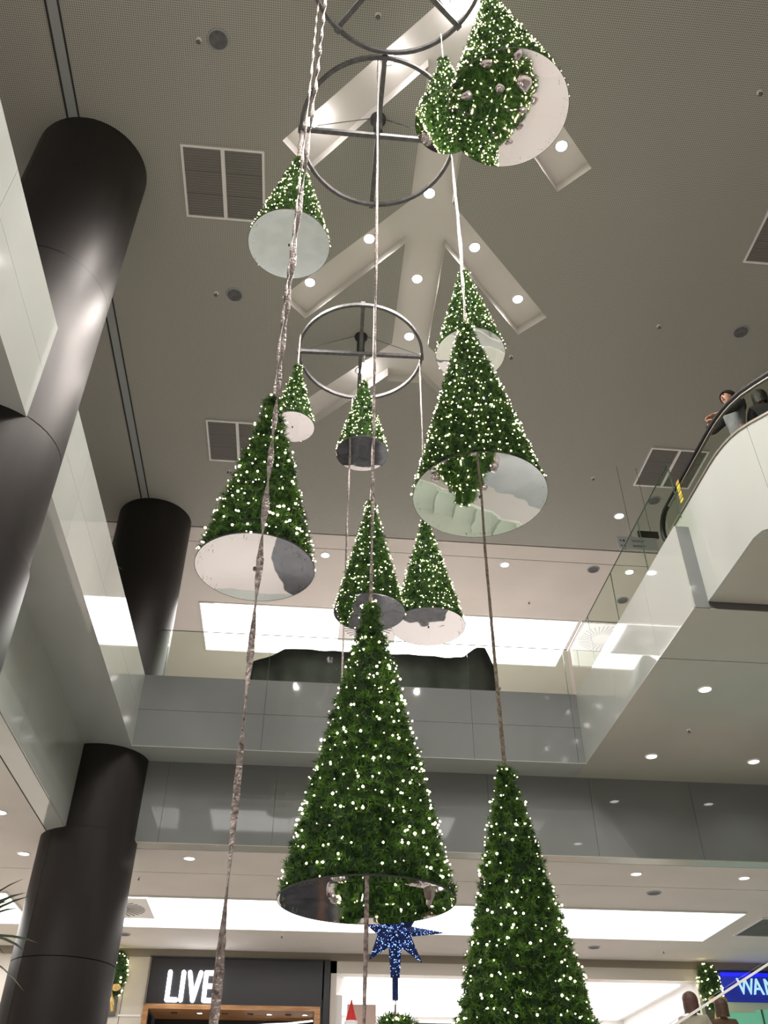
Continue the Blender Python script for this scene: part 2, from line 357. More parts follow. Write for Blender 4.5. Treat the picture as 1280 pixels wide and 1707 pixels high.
# ground-floor ceiling under the galleries
G1 = struct(MB().box((XLL-.02, YBL, GSOF-.012), (18, YBL+.33, GSOF)).build('ceiling', M['soffit']))
box('strip', (XLL-.02, YBL+.35, GSOF-.012), (18, 17.35, GSOF), M['plaster'], G1)
box('strip', (-16, 17.37, GSOF-.012), (18, 23.7, GSOF), M['plaster'], G1)
box('gap', (-16, 17.35, GSOF-.006), (18, 17.37, GSOF), M['joint'], G1)
box('strip', (-4.20, -12, GSOF-.012), (XLL-.02, 17.35, GSOF), M['panel'], G1)
box('gap', (-4.22, -12, GSOF-.014), (-4.20, 17.35, GSOF), M['dark'], G1)
box('strip', (-16, -12, GSOF-.012), (-4.22, 17.35, GSOF), M['plaster'], G1)

# ------------------------------------------------------------------ columns
def column(x, y, label, joints):
    c = empty('column', (x, y, 0), label, 'column', 'dark round columns along the left gallery')
    c['kind'] = 'structure'
    MB().lathe([(.75, 0), (.75, CEIL)], seg=40).build('core', M['colseam'], c, True)
    zs = [0]+joints+[CEIL]
    for i in range(len(zs)-1):
        r_ = .80 if zs[i+1] <= GSOF+.01 else .775
        for h in range(2):
            a0 = math.radians(-128)+h*math.pi
            MB().lathe([(r_, zs[i]+.006), (r_, zs[i+1]-.006)], seg=26,
                       a0=a0+.006, a1=a0+math.pi-.006).build('cladding', M['column'], c, True)
    return c
column(-3.6, 7.33, 'dark metal column rising past the upper left, between two ceiling grooves', [1.9, 4.56, GSOF, LEDGE, 10.5])
column(-3.6, 15.72, 'dark metal column further back, standing in the corner of the gallery fascia', [1.9, 4.56, GSOF, 10.5])

# ------------------------------------------------------------------ light boxes, vents, lights, speakers
def lightbox(x0, x1, y0, y1, z, label):
    t_ = empty('light_box', ((x0+x1)/2, (y0+y1)/2, z), label, 'ceiling light', 'long luminous ceiling boxes')
    a, b_ = (x1-x0)/2, (y1-y0)/2
    box('diffuser', (-a, -b_, -.02), (a, b_, -.004), M['box'], t_)
    mb = MB(); e = .03
    mb.box((-a-e, -b_-e, -.035), (a+e, -b_, 0)).box((-a-e, b_, -.035), (a+e, b_+e, 0)).box((-a-e, -b_, -.035), (-a, b_, 0)).box((a, -b_, -.035), (a+e, b_, 0))
    mb.build('frame', M['white'], t_); return t_
lightbox(-2.85, 6.75, 19.0, 21.35, CEIL, 'long white light box in the upper gallery ceiling behind the glass')
lightbox(-3.8, 9.4, 18.97, 21.4, GSOF-.012, 'long white light box over the shop fronts')
lightbox(-14, -5.75, 18.97, 21.4, GSOF-.012, 'white light box at the far left edge, behind the palm leaves')
lightbox(-3.5, 5.9, -4.7, -2.3, CEIL, 'added unseen white light box in the ceiling behind the viewer')  # invented box out of view, housing for the added front fill

def fan_vent(x, y, z, label):
    t_ = empty('swirl_diffuser', (x, y, z), label, 'air vent', 'swirl air diffusers in the gallery ceiling')
    box('plate', (-.75, -.75, -.05), (.75, .75, -.02), M['white'], t_)
    MB().lathe([(.2, -.055), (.24, -.06), (.24, -.05)], seg=24).build('hub', M['white'], t_)
    for k in range(32):
        a = 2*math.pi*k/32; c_, s_ = math.cos(a), math.sin(a); p = Vector((c_, s_, 0)); q = Vector((-s_, c_, 0))
        r0, r1 = p*.26+q*.0, p*.62+q*.12
        w0, w1 = q*.008, q*.018
        vv = [(r0-w0), (r0+w0), (r1+w1), (r1-w1)]
        MB().add([(v_.x, v_.y, -.056) for v_ in vv]+[(v_.x, v_.y, -.05) for v_ in vv],
                 [(0, 3, 2, 1), (4, 5, 6, 7), (0, 1, 5, 4), (1, 2, 6, 5), (2, 3, 7, 6), (3, 0, 4, 7)]).build('slot', M['grille'], t_)
    return t_
fan_vent(7.6, 19.7, CEIL, 'round swirl diffuser on white plate, beyond the glass of the upper right gallery')
fan_vent(1.4, 19.7, CEIL-.02, 'round swirl diffuser within the upper light box, behind the small trees')
fan_vent(-3.75, 19.75, GSOF-.03, 'round swirl diffuser above the shop fronts, beside the dark column')

def vent(cx, cy, z, label, w_=1.12, h_=1.1):
    t_ = empty('air_vent', (cx, cy, z), label, 'air vent', 'double grey ceiling grilles')
    a, b_ = w_/2, h_/2; e = .035
    mb = MB()
    mb.box((-a-e, -b_-e, -.03), (a+e, -b_, 0)).box((-a-e, b_, -.03), (a+e, b_+e, 0)).box((-a-e, -b_, -.03), (-a, b_, 0)).box((a, -b_, -.03), (a+e, b_, 0)).box((-.028, -b_, -.03), (.028, b_, 0))
    mb.build('frame', M['white'], t_)
    for s in (-1, 1):
        x0, x1 = sorted((s*.03, s*a))
        box('grille', (x0, -b_, -.012), (x1, b_, -.004), M['grille'], t_)
        for k in (-1, 1): box('divider', (x0, k*h_/6-.006, -.02), (x1, k*h_/6+.006, -.01), M['joint'], t_)
        mb = MB()
        for k in range(27):
            yy = -b_+h_*(k+.5)/27; mb.box((x0+.004, yy-.012, -.018), (x1-.004, yy+.012, -.011))
        tag(mb.build('louvre', M['grille'], t_), kind='stuff')
    return t_
vent(-1.70, 7.90-.5, CEIL, 'double grey air grille in ceiling right of the nearest dark column')
vent(-1.70, 13.0, CEIL, 'double grey air grille in ceiling behind the large left tree')
vent(7.05, 12.95, CEIL, 'double grey air grille seen above the escalator handrail')
vent(7.05, 7.40, CEIL, 'double grey air grille cut by the right edge of the photograph')
vent(10.9, 20.1, GSOF-.012, 'pair of grey grilles above the blue shop sign', 1.9, 1.5)

def speaker(x, y, z, label, r_=.14):
    t_ = empty('ceiling_speaker', (x, y, z), label, 'speaker', 'round flush ceiling speakers')
    MB().lathe([(0, -.012), (r_*.86, -.014)], seg=24).build('mesh_cover', M['steel'], t_)
    MB().lathe([(r_*.86, -.012), (r_*.88, -.02), (r_, -.018), (r_+.01, 0)], seg=24).build('rim', M['greytrim'], t_, True)
    return t_
for x, y, z, lb in ((-1.68, 5.34, CEIL, 'round grey ceiling speaker above the nearest dark column'),
                    (-1.63, 9.41, CEIL, 'round grey ceiling speaker below the upper left hanging tree'),
                    (7.02, 9.37, CEIL, 'round grey ceiling speaker above the people on the escalator'),
                    (7.07, 14.0, CEIL, 'round grey ceiling speaker seen through the glass beside the handrail end'),
                    (6.5, 16.65, CEIL, 'round dark ceiling speaker between two downlights near the glass'),
                    (7.6, 17.9, CEIL, 'round ceiling speaker behind the right gallery glass'),
                    (5.4, 22.9, CEIL, 'round ceiling speaker low beyond the upper light box'),
                    (-3.89, 22.24, GSOF-.012, 'round speaker in the shop-level ceiling beside the dark column'),
                    (7.12, 22.38, GSOF-.012, 'round speaker in the shop-level ceiling right of the big lower right tree'),
                    (7.0, 17.73, GSOF-.012, 'round speaker in the shop-level ceiling in front of the light box')):
    speaker(x, y, z, lb)
def sprinkler(x, y, z, label):
    t_ = empty('sprinkler', (x, y, z), label, 'sprinkler', 'small ceiling sprinklers')
    MB().lathe([(0, -.01), (.035, -.008), (.04, 0)], seg=12).build('rosette', M['white'], t_, True)
    MB().lathe([(.012, -.01), (.012, -.05), (.03, -.055), (0, -.06)], seg=10).build('head', M['alu'], t_, True)
for x, y, z, lb in ((-1.93, 5.37, CEIL, 'small sprinkler left of the upper left ceiling speaker'),
                    (-1.93, 9.41, CEIL, 'small sprinkler left of the ceiling speaker below the first hanging tree'),
                    (5.57, 5.34, CEIL, 'small dark sprinkler near the upper right corner'),
                    (5.57, 9.38, CEIL, 'small sprinkler in the ceiling right of the tall central right tree'),
                    (3.2, 10.3, CEIL, 'small sprinkler beyond the right arm of the ceiling trough'),
                    (.35, 4.85, CEIL, 'small sprinkler between the two upper hoops'),
                    (5.57, 13.4, CEIL, 'small sprinkler left of the escalator sign'),
                    (-1.93, 13.9, CEIL, 'small sprinkler beside the grille behind the left tree'),
                    (5.3, 18.2, CEIL, 'small sprinkler before the upper light box'),
                    (6.4, 13.4, LEDGE-.012, 'small sprinkler in the grey soffit between the right downlights'),
                    (-3.0, 17.7, GSOF-.012, 'small sprinkler in the shop-level ceiling beside the left rope'),
                    (-.3, 22.0, GSOF-.012, 'small sprinkler above the black shop sign'),
                    (8.9, 22.6, GSOF-.012, 'small sprinkler above the white shop')):
    sprinkler(x, y, z, lb)
def downlight(x, y, z, label, r_=.11, group='round ceiling downlights', hot=False, parentm='lamp'):
    t_ = empty('downlight', (x, y, z), label, 'ceiling light', group)
    MB().lathe([(0, -.006), (r_*.82, -.006)], seg=20).build('lens', M['lamp_hot' if hot else 'lamp'], t_)
    MB().lathe([(r_*.82, -.004), (r_*.86, -.02), (r_, -.016), (r_+.01, 0)], seg=20).build('trim_ring', M['white'], t_, True)
    return t_
TL = ['downlight at the lower left end of the upper ceiling trough', 'downlight in the trough at the near rim of the middle hoop',
      'brightest downlight at the top edge beside the top right tree', 'downlight at the trough end below the top right tree',
      'downlight left of the middle trough, beside the thick rope', 'downlight in the left arm of the middle trough, beside the centre rope',
      'downlight at the crossing of the middle trough', 'downlight in the right arm of the middle trough, upper of two',
      'downlight at the outer end of the right trough arm', 'downlight in the trunk of the trough, above the lowest hoop',
      'downlight seen inside the lowest hoop at its right', 'glaring downlight behind the top of the small central tree']
for (x, y), lb in zip(TROUGH, TL): downlight(x, y, CEIL+.2, lb, .095, 'downlights in the ceiling troughs', True)
for x, y in HIDDEN: downlight(x, y, CEIL+.2, 'downlight of the upper trough above or behind the top right tree', .095, 'downlights in the troughs, out of sight', True)
for x, y, z, lb in ((.17, 16.68, CEIL, 'downlight in the far ceiling between the left tree and the centre ropes'),
                    (2.25, 16.65, CEIL, 'downlight in the far ceiling behind the right small tree'),
                    (4.38, 16.66, CEIL, 'downlight in the far ceiling right of the big mirror disc'),
                    (7.38, 16.67, CEIL, 'downlight seen through the right gallery glass'),
                    (6.49, 14.59, CEIL, 'downlight left of the hanging direction sign'),
                    (6.11, 11.93, LEDGE-.012, 'downlight in the grey right soffit, nearest to the escalator'),
                    (6.14, 14.53, LEDGE-.012, 'downlight in the right soffit next to the back fascia'),
                    (8.05, 14.58, LEDGE-.012, 'downlight in the right soffit at the edge of the photograph'),
                    (-1.96, 16.43, GSOF-.012, 'downlight in the shop-level ceiling left of the thick rope'),
                    (6.25, 16.53, GSOF-.012, 'downlight in the shop-level ceiling right of the lower right tree'),
                    (8.35, 16.58, GSOF-.012, 'downlight in the shop-level ceiling near the right edge'),
                    (2.1, 16.5, GSOF-.012, 'downlight in the shop-level ceiling behind the largest tree'),
                    (-4.75, 14.36, GSOF-.012, 'downlight in the left ceiling at the edge of the photograph'),
                    (-4.85, 16.45, GSOF-.012, 'downlight in the left ceiling beside the dark column')):
    downlight(x, y, z, lb)
for x, y, z, e in ((6.11, 11.93, LEDGE, 40), (6.14, 14.53, LEDGE, 40), (8.05, 14.58, LEDGE, 40), (8.05, 11.93, LEDGE, 40),
                   (-1.96, 16.43, GSOF, 30), (6.25, 16.53, GSOF, 30), (8.35, 16.58, GSOF, 30), (2.1, 16.5, GSOF, 30), (-4.75, 14.36, GSOF, 30)):
    lamp('downlight_beam', 'SPOT', (x, y, z-.05), e, (1, .93, .88), .08, 140, (x, y, 0))

# ------------------------------------------------------------------ glass balustrades of the gallery
GT = 10.33
def pane(parent, a, b_, m='glass'):
    p = box('glass_pane', a, b_, M[m], parent); return p
t_ = empty('glass_balustrade', (1, YB+.08, SLAB), 'clear green-tinted glass balustrade on the back gallery edge', 'balustrade', 'glass balustrades of the gallery')
xs = [XL+.05, -.8-1.93, -.8, 1.13, 3.03, 4.96, 5.06]
for i in range(len(xs)-1):
    a = (xs[i]-1+.006, 0, 0); b_ = (xs[i+1]-1-.006, .014, GT-SLAB)
    pane(t_, a, b_)
    box('polished_edge', (a[0], -.001, GT-SLAB), (b_[0], .015, GT-SLAB+.008), M['glassedge'], t_)
    if i: box('polished_edge', (a[0]-.009, 0, 0), (a[0]-.003, .014, GT-SLAB), M['glassedge'], t_)
t_ = empty('glass_balustrade', (XR+.03, 12, SLAB), 'green glass balustrade on the right gallery edge, ending beside the escalator', 'balustrade', 'glass balustrades of the gallery')
ys = [9.46, 10.86, 12.35, 13.81, 15.06]
for i in range(4):
    pane(t_, (0, ys[i]-12+.006, 0), (.014, ys[i+1]-12-.006, GT-SLAB))
    box('polished_edge', (-.001, ys[i]-12+.006, GT-SLAB), (.015, ys[i+1]-12-.006, GT-SLAB+.008), M['glassedge'], t_)
    box('polished_edge', (0, ys[i]-12-.003, 0), (.014, ys[i]-12+.005, GT-SLAB), M['glassedge'], t_)

# ------------------------------------------------------------------ hoops, ropes, trees
RZ = 13.0
def hoop(x, y, label, rot, r_=1.04, z=RZ):
    t_ = empty('hanging_hoop', (x, y, z), label, 'steel hoop', 'steel hoops under the ceiling', rot)
    v = []; f = []; seg = 64; prof = [(-.022, -.03), (.022, -.03), (.022, .03), (-.022, .03)]
    for i in range(seg):
        a = 2*math.pi*i/seg
        for dr, dz in prof: v.append(((r_+dr)*math.cos(a), (r_+dr)*math.sin(a), dz))
        f += [(i*4+k, ((i+1) % seg)*4+k, ((i+1) % seg)*4+(k+1) % 4, i*4+(k+1) % 4) for k in range(4)]
    mesh_obj('rim', v, f, M['steel'], t_)
    box('crossbar', (-r_, -.03, -.028), (r_, .03, .028), M['steel'], t_)
    box('crossbar', (-.03, -r_, .03), (.03, r_, .085), M['steel'], t_)
    MB().lathe([(0, .087), (.07, .09), (.07, CEIL-z-.06), (.11, CEIL-z-.04), (.11, CEIL-z)], seg=20).build('ceiling_mount', M['dark'], t_, True)
    for k in range(4):
        a = math.pi/2*k
        MB().tube([(r_*math.cos(a), r_*math.sin(a), .03), (.1*math.cos(a), .1*math.sin(a), CEIL-z)], .006, 6).build('stay_wire', M['steel'], t_)
        MB().box((r_*math.cos(a)-.035, r_*math.sin(a)-.035, -.05), (r_*math.cos(a)+.035, r_*math.sin(a)+.035, .045)).build('bracket', M['steel'], t_)
hoop(.5, 4.05, 'grey steel hoop cut by the top edge of the photograph', math.radians(38))
hoop(.47, 6.2, 'grey steel hoop in the middle, overlapping the bright upper trough', 0)
hoop(.52, 10.1, 'grey steel hoop lowest in the picture, above the small central tree', math.radians(-2))

rng = np.random.default_rng(7)
def np_mesh(name, V, F, m, parent, smooth=False):
    me = bpy.data.meshes.new(name); nv, nf, k = len(V), len(F), F.shape[1]
    me.vertices.add(nv); me.vertices.foreach_set('co', np.asarray(V, np.float32).ravel())
    me.loops.add(nf*k); me.loops.foreach_set('vertex_index', F.astype(np.int32).ravel())
    me.polygons.add(nf); me.polygons.foreach_set('loop_start', np.arange(0, nf*k, k, dtype=np.int32))
    me.update(calc_edges=True); me.materials.append(m)
    return link(bpy.data.objects.new(name, me), parent)
def foliage(parent, prof, dens=2100, nn=11, L=.038, wd=.0062, droop=0., name='foliage', garland=.09):
    """needle tufts on a surface of revolution; prof = list of (r, z) from top to bottom"""
    P_ = np.array(prof); seg = np.diff(P_, axis=0); ln = np.hypot(seg[:, 0], seg[:, 1]); area = np.pi*(P_[:-1, 0]+P_[1:, 0])*ln
    n_ = int(area.sum()*dens); k = rng.choice(len(ln), n_, p=area/area.sum())
    r0, r1 = P_[k, 0], P_[k+1, 0]; u = rng.random(n_)
    t_ = np.where(np.abs(r1-r0) < 1e-6, u, (np.sqrt(r0**2+u*(r1**2-r0**2))-r0)/np.where(np.abs(r1-r0) < 1e-6, 1, r1-r0))
    r_ = r0+t_*(r1-r0); z = P_[k, 1]+t_*(P_[k+1, 1]-P_[k, 1]); th = rng.random(n_)*2*np.pi
    nr = -(P_[k+1, 1]-P_[k, 1])/ln[k]; nz = (r1-r0)/ln[k]
    # garland windings: rows bulge out
    ph = (z/garland+th/(2*np.pi))*2*np.pi
    bump = .014*np.cos(ph)+.012*np.sin(th*7+z*23)*np.sin(th*3-z*31)+.010*rng.standard_normal(n_)-.004
    rr = np.maximum(r_+nr*bump, 0); zz = z+nz*bump
    ct, st = np.cos(th), np.sin(th)
    cen = np.stack([rr*ct, rr*st, zz], 1); nrm = np.stack([nr*ct, nr*st, nz], 1)
    cen = np.repeat(cen, nn, 0); nrm = np.repeat(nrm, nn, 0); N = len(cen)
    d = nrm*.5+rng.standard_normal((N, 3))*.62; d[:, 2] -= droop; d /= np.linalg.norm(d, axis=1)[:, None]
    s = np.cross(d, rng.standard_normal((N, 3))); s /= np.linalg.norm(s, axis=1)[:, None]
    Ln = L*(.6+.7*rng.random((N, 1))); cen = cen-nrm*.02
    V = np.stack([cen-s*wd/2, cen+s*wd/2, cen+d*Ln+s*wd*.1], 1).reshape(-1, 3)
    o = np_mesh(name, V, np.arange(len(V)).reshape(-1, 3), M['needle'], parent); o['kind'] = 'stuff'
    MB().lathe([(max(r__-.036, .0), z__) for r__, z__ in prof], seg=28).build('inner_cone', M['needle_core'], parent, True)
    return o
ICO = np.array([(0, 0, 1), (.894, 0, .447), (.276, .851, .447), (-.724, .526, .447), (-.724, -.526, .447), (.276, -.851, .447),
                (.724, .526, -.447), (-.276, .851, -.447), (-.894, 0, -.447), (-.276, -.851, -.447), (.724, -.526, -.447), (0, 0, -1)])
ICF = np.array([(0, 1, 2), (0, 2, 3), (0, 3, 4), (0, 4, 5), (0, 5, 1), (1, 6, 2), (2, 7, 3), (3, 8, 4), (4, 9, 5), (5, 10, 1),
                (2, 6, 7), (3, 7, 8), (4, 8, 9), (5, 9, 10), (1, 10, 6), (6, 11, 7), (7, 11, 8), (8, 11, 9), (9, 11, 10), (10, 11, 6)])
def bulbs(parent, prof, per=130, rad=.0066, out=.022, name='fairy_lights', pitch=.1, m='bulb'):
    """a string of bulbs wound in a helix with jitter"""
    P_ = np.array(prof); seg = np.diff(P_, axis=0); ln = np.hypot(seg[:, 0], seg[:, 1]); area = np.pi*(P_[:-1, 0]+P_[1:, 0])*ln
    n_ = max(12, int(area.sum()*per)); k = rng.choice(len(ln), n_, p=area/area.sum()); u = rng.random(n_)
    r0, r1 = P_[k, 0], P_[k+1, 0]
    t_ = np.where(np.abs(r1-r0) < 1e-6, u, (np.sqrt(r0**2+u*(r1**2-r0**2))-r0)/np.where(np.abs(r1-r0) < 1e-6, 1, r1-r0))
    r_ = r0+t_*(r1-r0)+out*(.4+rng.random(n_)*1.0); z = P_[k, 1]+t_*(P_[k+1, 1]-P_[k, 1])
    th = rng.random(n_)*2*np.pi; z = z+(np.round((z/pitch+th/2/np.pi))-(z/pitch+th/2/np.pi))*pitch*.45
    c = np.stack([r_*np.cos(th), r_*np.sin(th), z], 1); sz = rad*(.45+.95*rng.random((n_, 1, 1))**1.5)
    V = (c[:, None, :]+ICO[None]*sz).reshape(-1, 3); F = (ICF[None]+12*np.arange(n_)[:, None, None]).reshape(-1, 3)
    o = np_mesh(name, V, F, M[m], parent); o['kind'] = 'stuff'; return o
def tree(x, y, zd, r_, h_, label, per=150):
    t_ = empty('hanging_tree', (x, y, zd), label, 'christmas tree', 'cone trees hanging on ropes over the atrium', rng.random()*6.28)
    rf = r_-.008
    prof = [(.0, h_+.01), (.05, h_-.01), (.075, h_-.07)]+[(rf*(.12+.88*k/10), h_*(1-.06-.94*k/10)+.02) for k in range(0, 11)]
    foliage(t_, prof); bulbs(t_, prof, per)
    MB().lathe([(0, .0), (r_, .0), (r_, .006)], seg=64).build('mirror_disc', M['mirror'], t_)
    MB().lathe([(r_+.001, -.001), (r_+.003, -.001), (r_+.003, .008), (r_-.02, .008)], seg=64).build('disc_edge', M['dark'], t_)
    MB().lathe([(0, -.012), (.012, -.010), (.012, 0)], seg=12).build('eye_bolt', M['steel'], t_)
    return t_
# x, y, disc z, radius, height, label
K = 1.6
TREES = [(.385, 5.17, 1.21*5.17/4.7+K, .495, 1.95, 'largest lit tree in the centre foreground with a full mirror disc below'),
         (1.46, 6.2, 4.95*6.2/5.95+K, .62, 2.47, 'tall lit tree right of centre with a wide bright mirror disc'),
         (1.75, 7.3, 8.37+K, .43, 1.69, 'lit tree half hidden behind the top of the tall right tree'),
         (1.53, 4.05, 7.42*4.05/3.7+K, .57, 2.5, 'bright green lit tree at the top right with the largest mirror disc'),
         (1.13, 4.8, 8.56*4.8/4.45+K, .36, 1.42, 'small lit tree tucked behind the top right tree'),
         (-.55, 6.2, 8.43*6.2/5.95+K, .47, 1.86, 'lit tree at the upper left, hanging from the middle hoop'),
         (-.385, 4.58, 3.54*4.58/5.2+K, .37, 1.50, 'large lit tree at the left with an almost white mirror disc'),
         (-.50, 9.75, 9.02*9.75/9.5+K, .33, 1.36, 'small lit tree peeping out behind the large left tree'),
         (.585, 10.1, 9.03*10.1/10+K, .40, 1.6, 'small lit tree at the centre under the lowest hoop'),
         (.66, 9.07, 5.21*9.07/8.4+K, .43, 1.71, 'middle lit tree directly above the tip of the largest tree'),
         (1.53, 10.1, 6.03*10.1/10+K, .49, 1.8, 'middle lit tree under the wide mirror disc, right of the centre rope'),
         (1.475, 6.2, 2.57-2.47+K, .62, 2.47, 'tall dark lit tree at the lower right, cut by the bottom edge'),
         (.445, 11.12, 3.3+K, .33, 1.35, 'small lit tree hidden behind the largest tree')]
for a in TREES: tree(*a)

def rope(x, y, z0, z1, label, r_=.012, m='rope', flat=2.2, knots=True, sway=.01, ribbon=0., dx=0.):
    """a cord wrapped in twisted foil ribbon"""
    n_ = max(8, int((z1-z0)/(.03 if ribbon else .05))); V = []; F = []; seg = 8; ph = random.random()*6
    tw = 0
    for i in range(n_+1):
        z = z0+(z1-z0)*i/n_; tw += (.10+.10*math.sin(i*.043+ph)); wv = .65+.35*math.sin(i*.09+ph*2)
        a_, b_ = r_*(1+(flat-1)*wv), r_*.75
        if ribbon: a_, b_ = ribbon*(.75+.35*wv), .0045; tw += .13
        cx = x+dx*(1-i/n_)+sway*math.sin(i*.021+ph)*min(1, i/12)*min(1, (n_-i)/12)
        for k in range(seg):
            t = 2*math.pi*k/seg; jx = 1+random.uniform(-.1, .1)
            u, v_ = a_*math.cos(t)*jx, b_*math.sin(t)*jx
            V.append((cx+u*math.cos(tw)-v_*math.sin(tw), y+u*math.sin(tw)+v_*math.cos(tw), z))
        if i: F += [((i-1)*seg+k, (i-1)*seg+(k+1) % seg, i*seg+(k+1) % seg, i*seg+k) for k in range(seg)]
    o = mesh_obj('rope', V, F, M[m]); tag(o, label, 'rope', 'silver-wrapped ropes that carry the trees'); return o
random.seed(3)
TOP = RZ-.03
rope(-.235, 3.36, .4, TOP, 'thickest twisted silver rope, running down the whole left side', .0070, sway=.015, ribbon=.0165, dx=-.026)
rope(-.385, 4.58, 3.54*4.58/5.2+K+1.5, TOP, 'silver rope beside the thick one, ending in the large left tree', .009, ribbon=.014)
rope(.385, 5.17, 1.21*5.17/4.7+K+1.95, TOP, 'long centre rope ending in the tip of the largest tree', .012, flat=1.3, sway=.006)
rope(.385, 5.17, .35, 1.21*5.17/4.7+K-.01, 'thin rope hanging below the mirror disc of the largest tree', .010, flat=1.3)
rope(1.46, 6.2, 4.95*6.2/5.95+K+2.47, TOP, 'bright silver rope ending in the tall right tree', .014, flat=1.6)
rope(1.475, 6.2, 2.57+K, 4.95*6.2/5.95+K-.01, 'brown rope between the wide mirror disc and the lower right tree', .015, m='rope_brown', flat=1.25)
rope(1.75, 7.3, 8.37+K+1.69, CEIL, 'short rope holding the tree behind the tall right tree', .010, flat=1.4)
rope(1.53, 4.05, 7.42*4.05/3.7+K+2.5, TOP, 'rope holding the top right tree', .010)
rope(1.13, 4.8, 8.56*4.8/4.45+K+1.42, TOP, 'hair-thin rope holding the small tree beside the top right tree', .004)
rope(-.55, 6.2, 8.43*6.2/5.95+K+1.86, TOP, 'short silver rope holding the upper left tree', .014)
rope(-.50, 9.75, 9.02*9.75/9.5+K+1.36, TOP, 'short rope holding the small tree behind the left one', .010)
rope(.585, 10.1, 9.03*10.1/10+K+1.6, TOP, 'short rope holding the small central tree', .010)
rope(.66, 9.07, 5.21*9.07/8.4+K+1.71, TOP, 'rope behind the centre rope, ending in the middle tree', .010)
rope(1.53, 10.1, 6.03*10.1/10+K+1.8, TOP, 'silver rope from the right side of the lowest hoop', .013)
rope(.445, 11.12, 3.3+K+1.35, TOP, 'thin silver rope left of the centre rope, below the small central tree', .014, flat=1.4)

# ------------------------------------------------------------------ escalator at the upper right
def drop(s, L=1.2, g=.54): return 0 if s <= 0 else (-g*s*s/(2*L) if s < L else -g*(s-L)-g*L/2)
deckz = lambda y: 9.64+drop(8.7-y)
railz = lambda y: 10.10+drop(8.5-y)
botz = lambda y: 8.05+drop(8.21-y, .25)
ES = empty('escalator', (5.95, 8.5, 8.05), 'white-clad escalator leading down from the upper right gallery', 'escalator')
OX, OY, OZ = 5.95, 8.5, 8.05
ys = [10.3, 9.9, 9.66, 9.3, 9.0, 8.7, 8.45, 8.21, 8.0, 7.8, 7.5, 7.2, 6.8, 6.2, 5.5, 4.5, 3, 1, -2, -5]
def side_strip(x0, x1, zf0, zf1, ya, yb, m, name):
    yy = [ya]+[y for y in ys if yb < y < ya]+[yb]
    v = []; f = []
    for y in yy:
        a, b_ = zf0(y), zf1(y)
        v += [(x0-OX, y-OY, a-OZ), (x1-OX, y-OY, a-OZ), (x1-OX, y-OY, b_-OZ), (x0-OX, y-OY, b_-OZ)]
    for i in range(len(yy)-1):
        for k in range(4): f.append((i*4+k, i*4+(k+1) % 4, (i+1)*4+(k+1) % 4, (i+1)*4+k))
    f += [(0, 1, 2, 3), tuple(len(v)-4+k for k in (3, 2, 1, 0))]
    return mesh_obj(name, v, f, M[m], ES)
for xa, xb in ((5.30, 5.34), (6.60, 6.64)):
    for ya, yb in ((9.66, 7.62), (7.61, 5.6), (5.59, 3.6), (3.59, 1.2), (1.19, -5)):
        side_strip(xa, xb, botz, deckz, ya, yb, 'panel', 'side_panel')
    side_strip(xa, xb, lambda y: SLAB, deckz, 10.3, 9.665, 'panel', 'side_panel')
    side_strip(xa-.015, xb+.015, lambda y: deckz(y)-.005, lambda y: deckz(y)+.03, 10.32, -5, 'alu', 'deck_strip')
    for ya, yb in ((10.28, 8.85), (8.845, 7.35), (7.345, 5.8), (5.795, 4), (3.99, 1.5)):
        side_strip(xa+.015, xa+.027, lambda y: deckz(y)+.02, lambda y: railz(y)-.02, ya, yb, 'glass', 'glass_panel')
    pts = [(xa+.02-OX, y-OY, railz(y)-OZ) for y in reversed(ys[1:])]
    pts += [(xa+.02-OX, 10.2+.30*math.cos(a)-OY, 9.80+.30*math.sin(a)-OZ) for a in (math.radians(d_) for d_ in range(80, -80, -20))]
    hb = MB().tube(pts, .042, 10).build('handrail', M['rubber'], ES, True)
    side_strip(xa-.0, xb+.0, lambda y: railz(y)-.062, lambda y: railz(y)-.04, 10.1, -5, 'alu', 'handrail_guide')
side_strip(5.34, 6.60, lambda y: botz(y), lambda y: botz(y)+.03, 9.66, -5, 'soffit', 'underside')
side_strip(5.34, 6.60, lambda y: SLAB-.05, lambda y: SLAB, 10.3, 8.35, 'alu', 'floor_plate')
for k in range(34):
    y1 = 8.35-.38*k; z1 = SLAB-.2*(k if k < 1 else k)+drop(0)
    if y1 < -4: break
    box('step', (5.36-OX, y1-.38-OY, z1-.2-OZ), (6.58-OX, y1-OY, z1-OZ), M['steel'], ES)
tp = empty('caution_tape', (5.278, 9.6, 9.7), 'yellow and black caution strip stuck on the escalator glass', 'tape')
zb = .04
for k in range(6):
    MB().box((-.006, -.05+.02*k*0, zb+k*.065), (.0, .05, zb+k*.065+(.045 if k % 2 == 0 else .06))).build('strip' if k % 2 else 'mark', M['yellow' if k % 2 == 0 else 'gold'], tp)

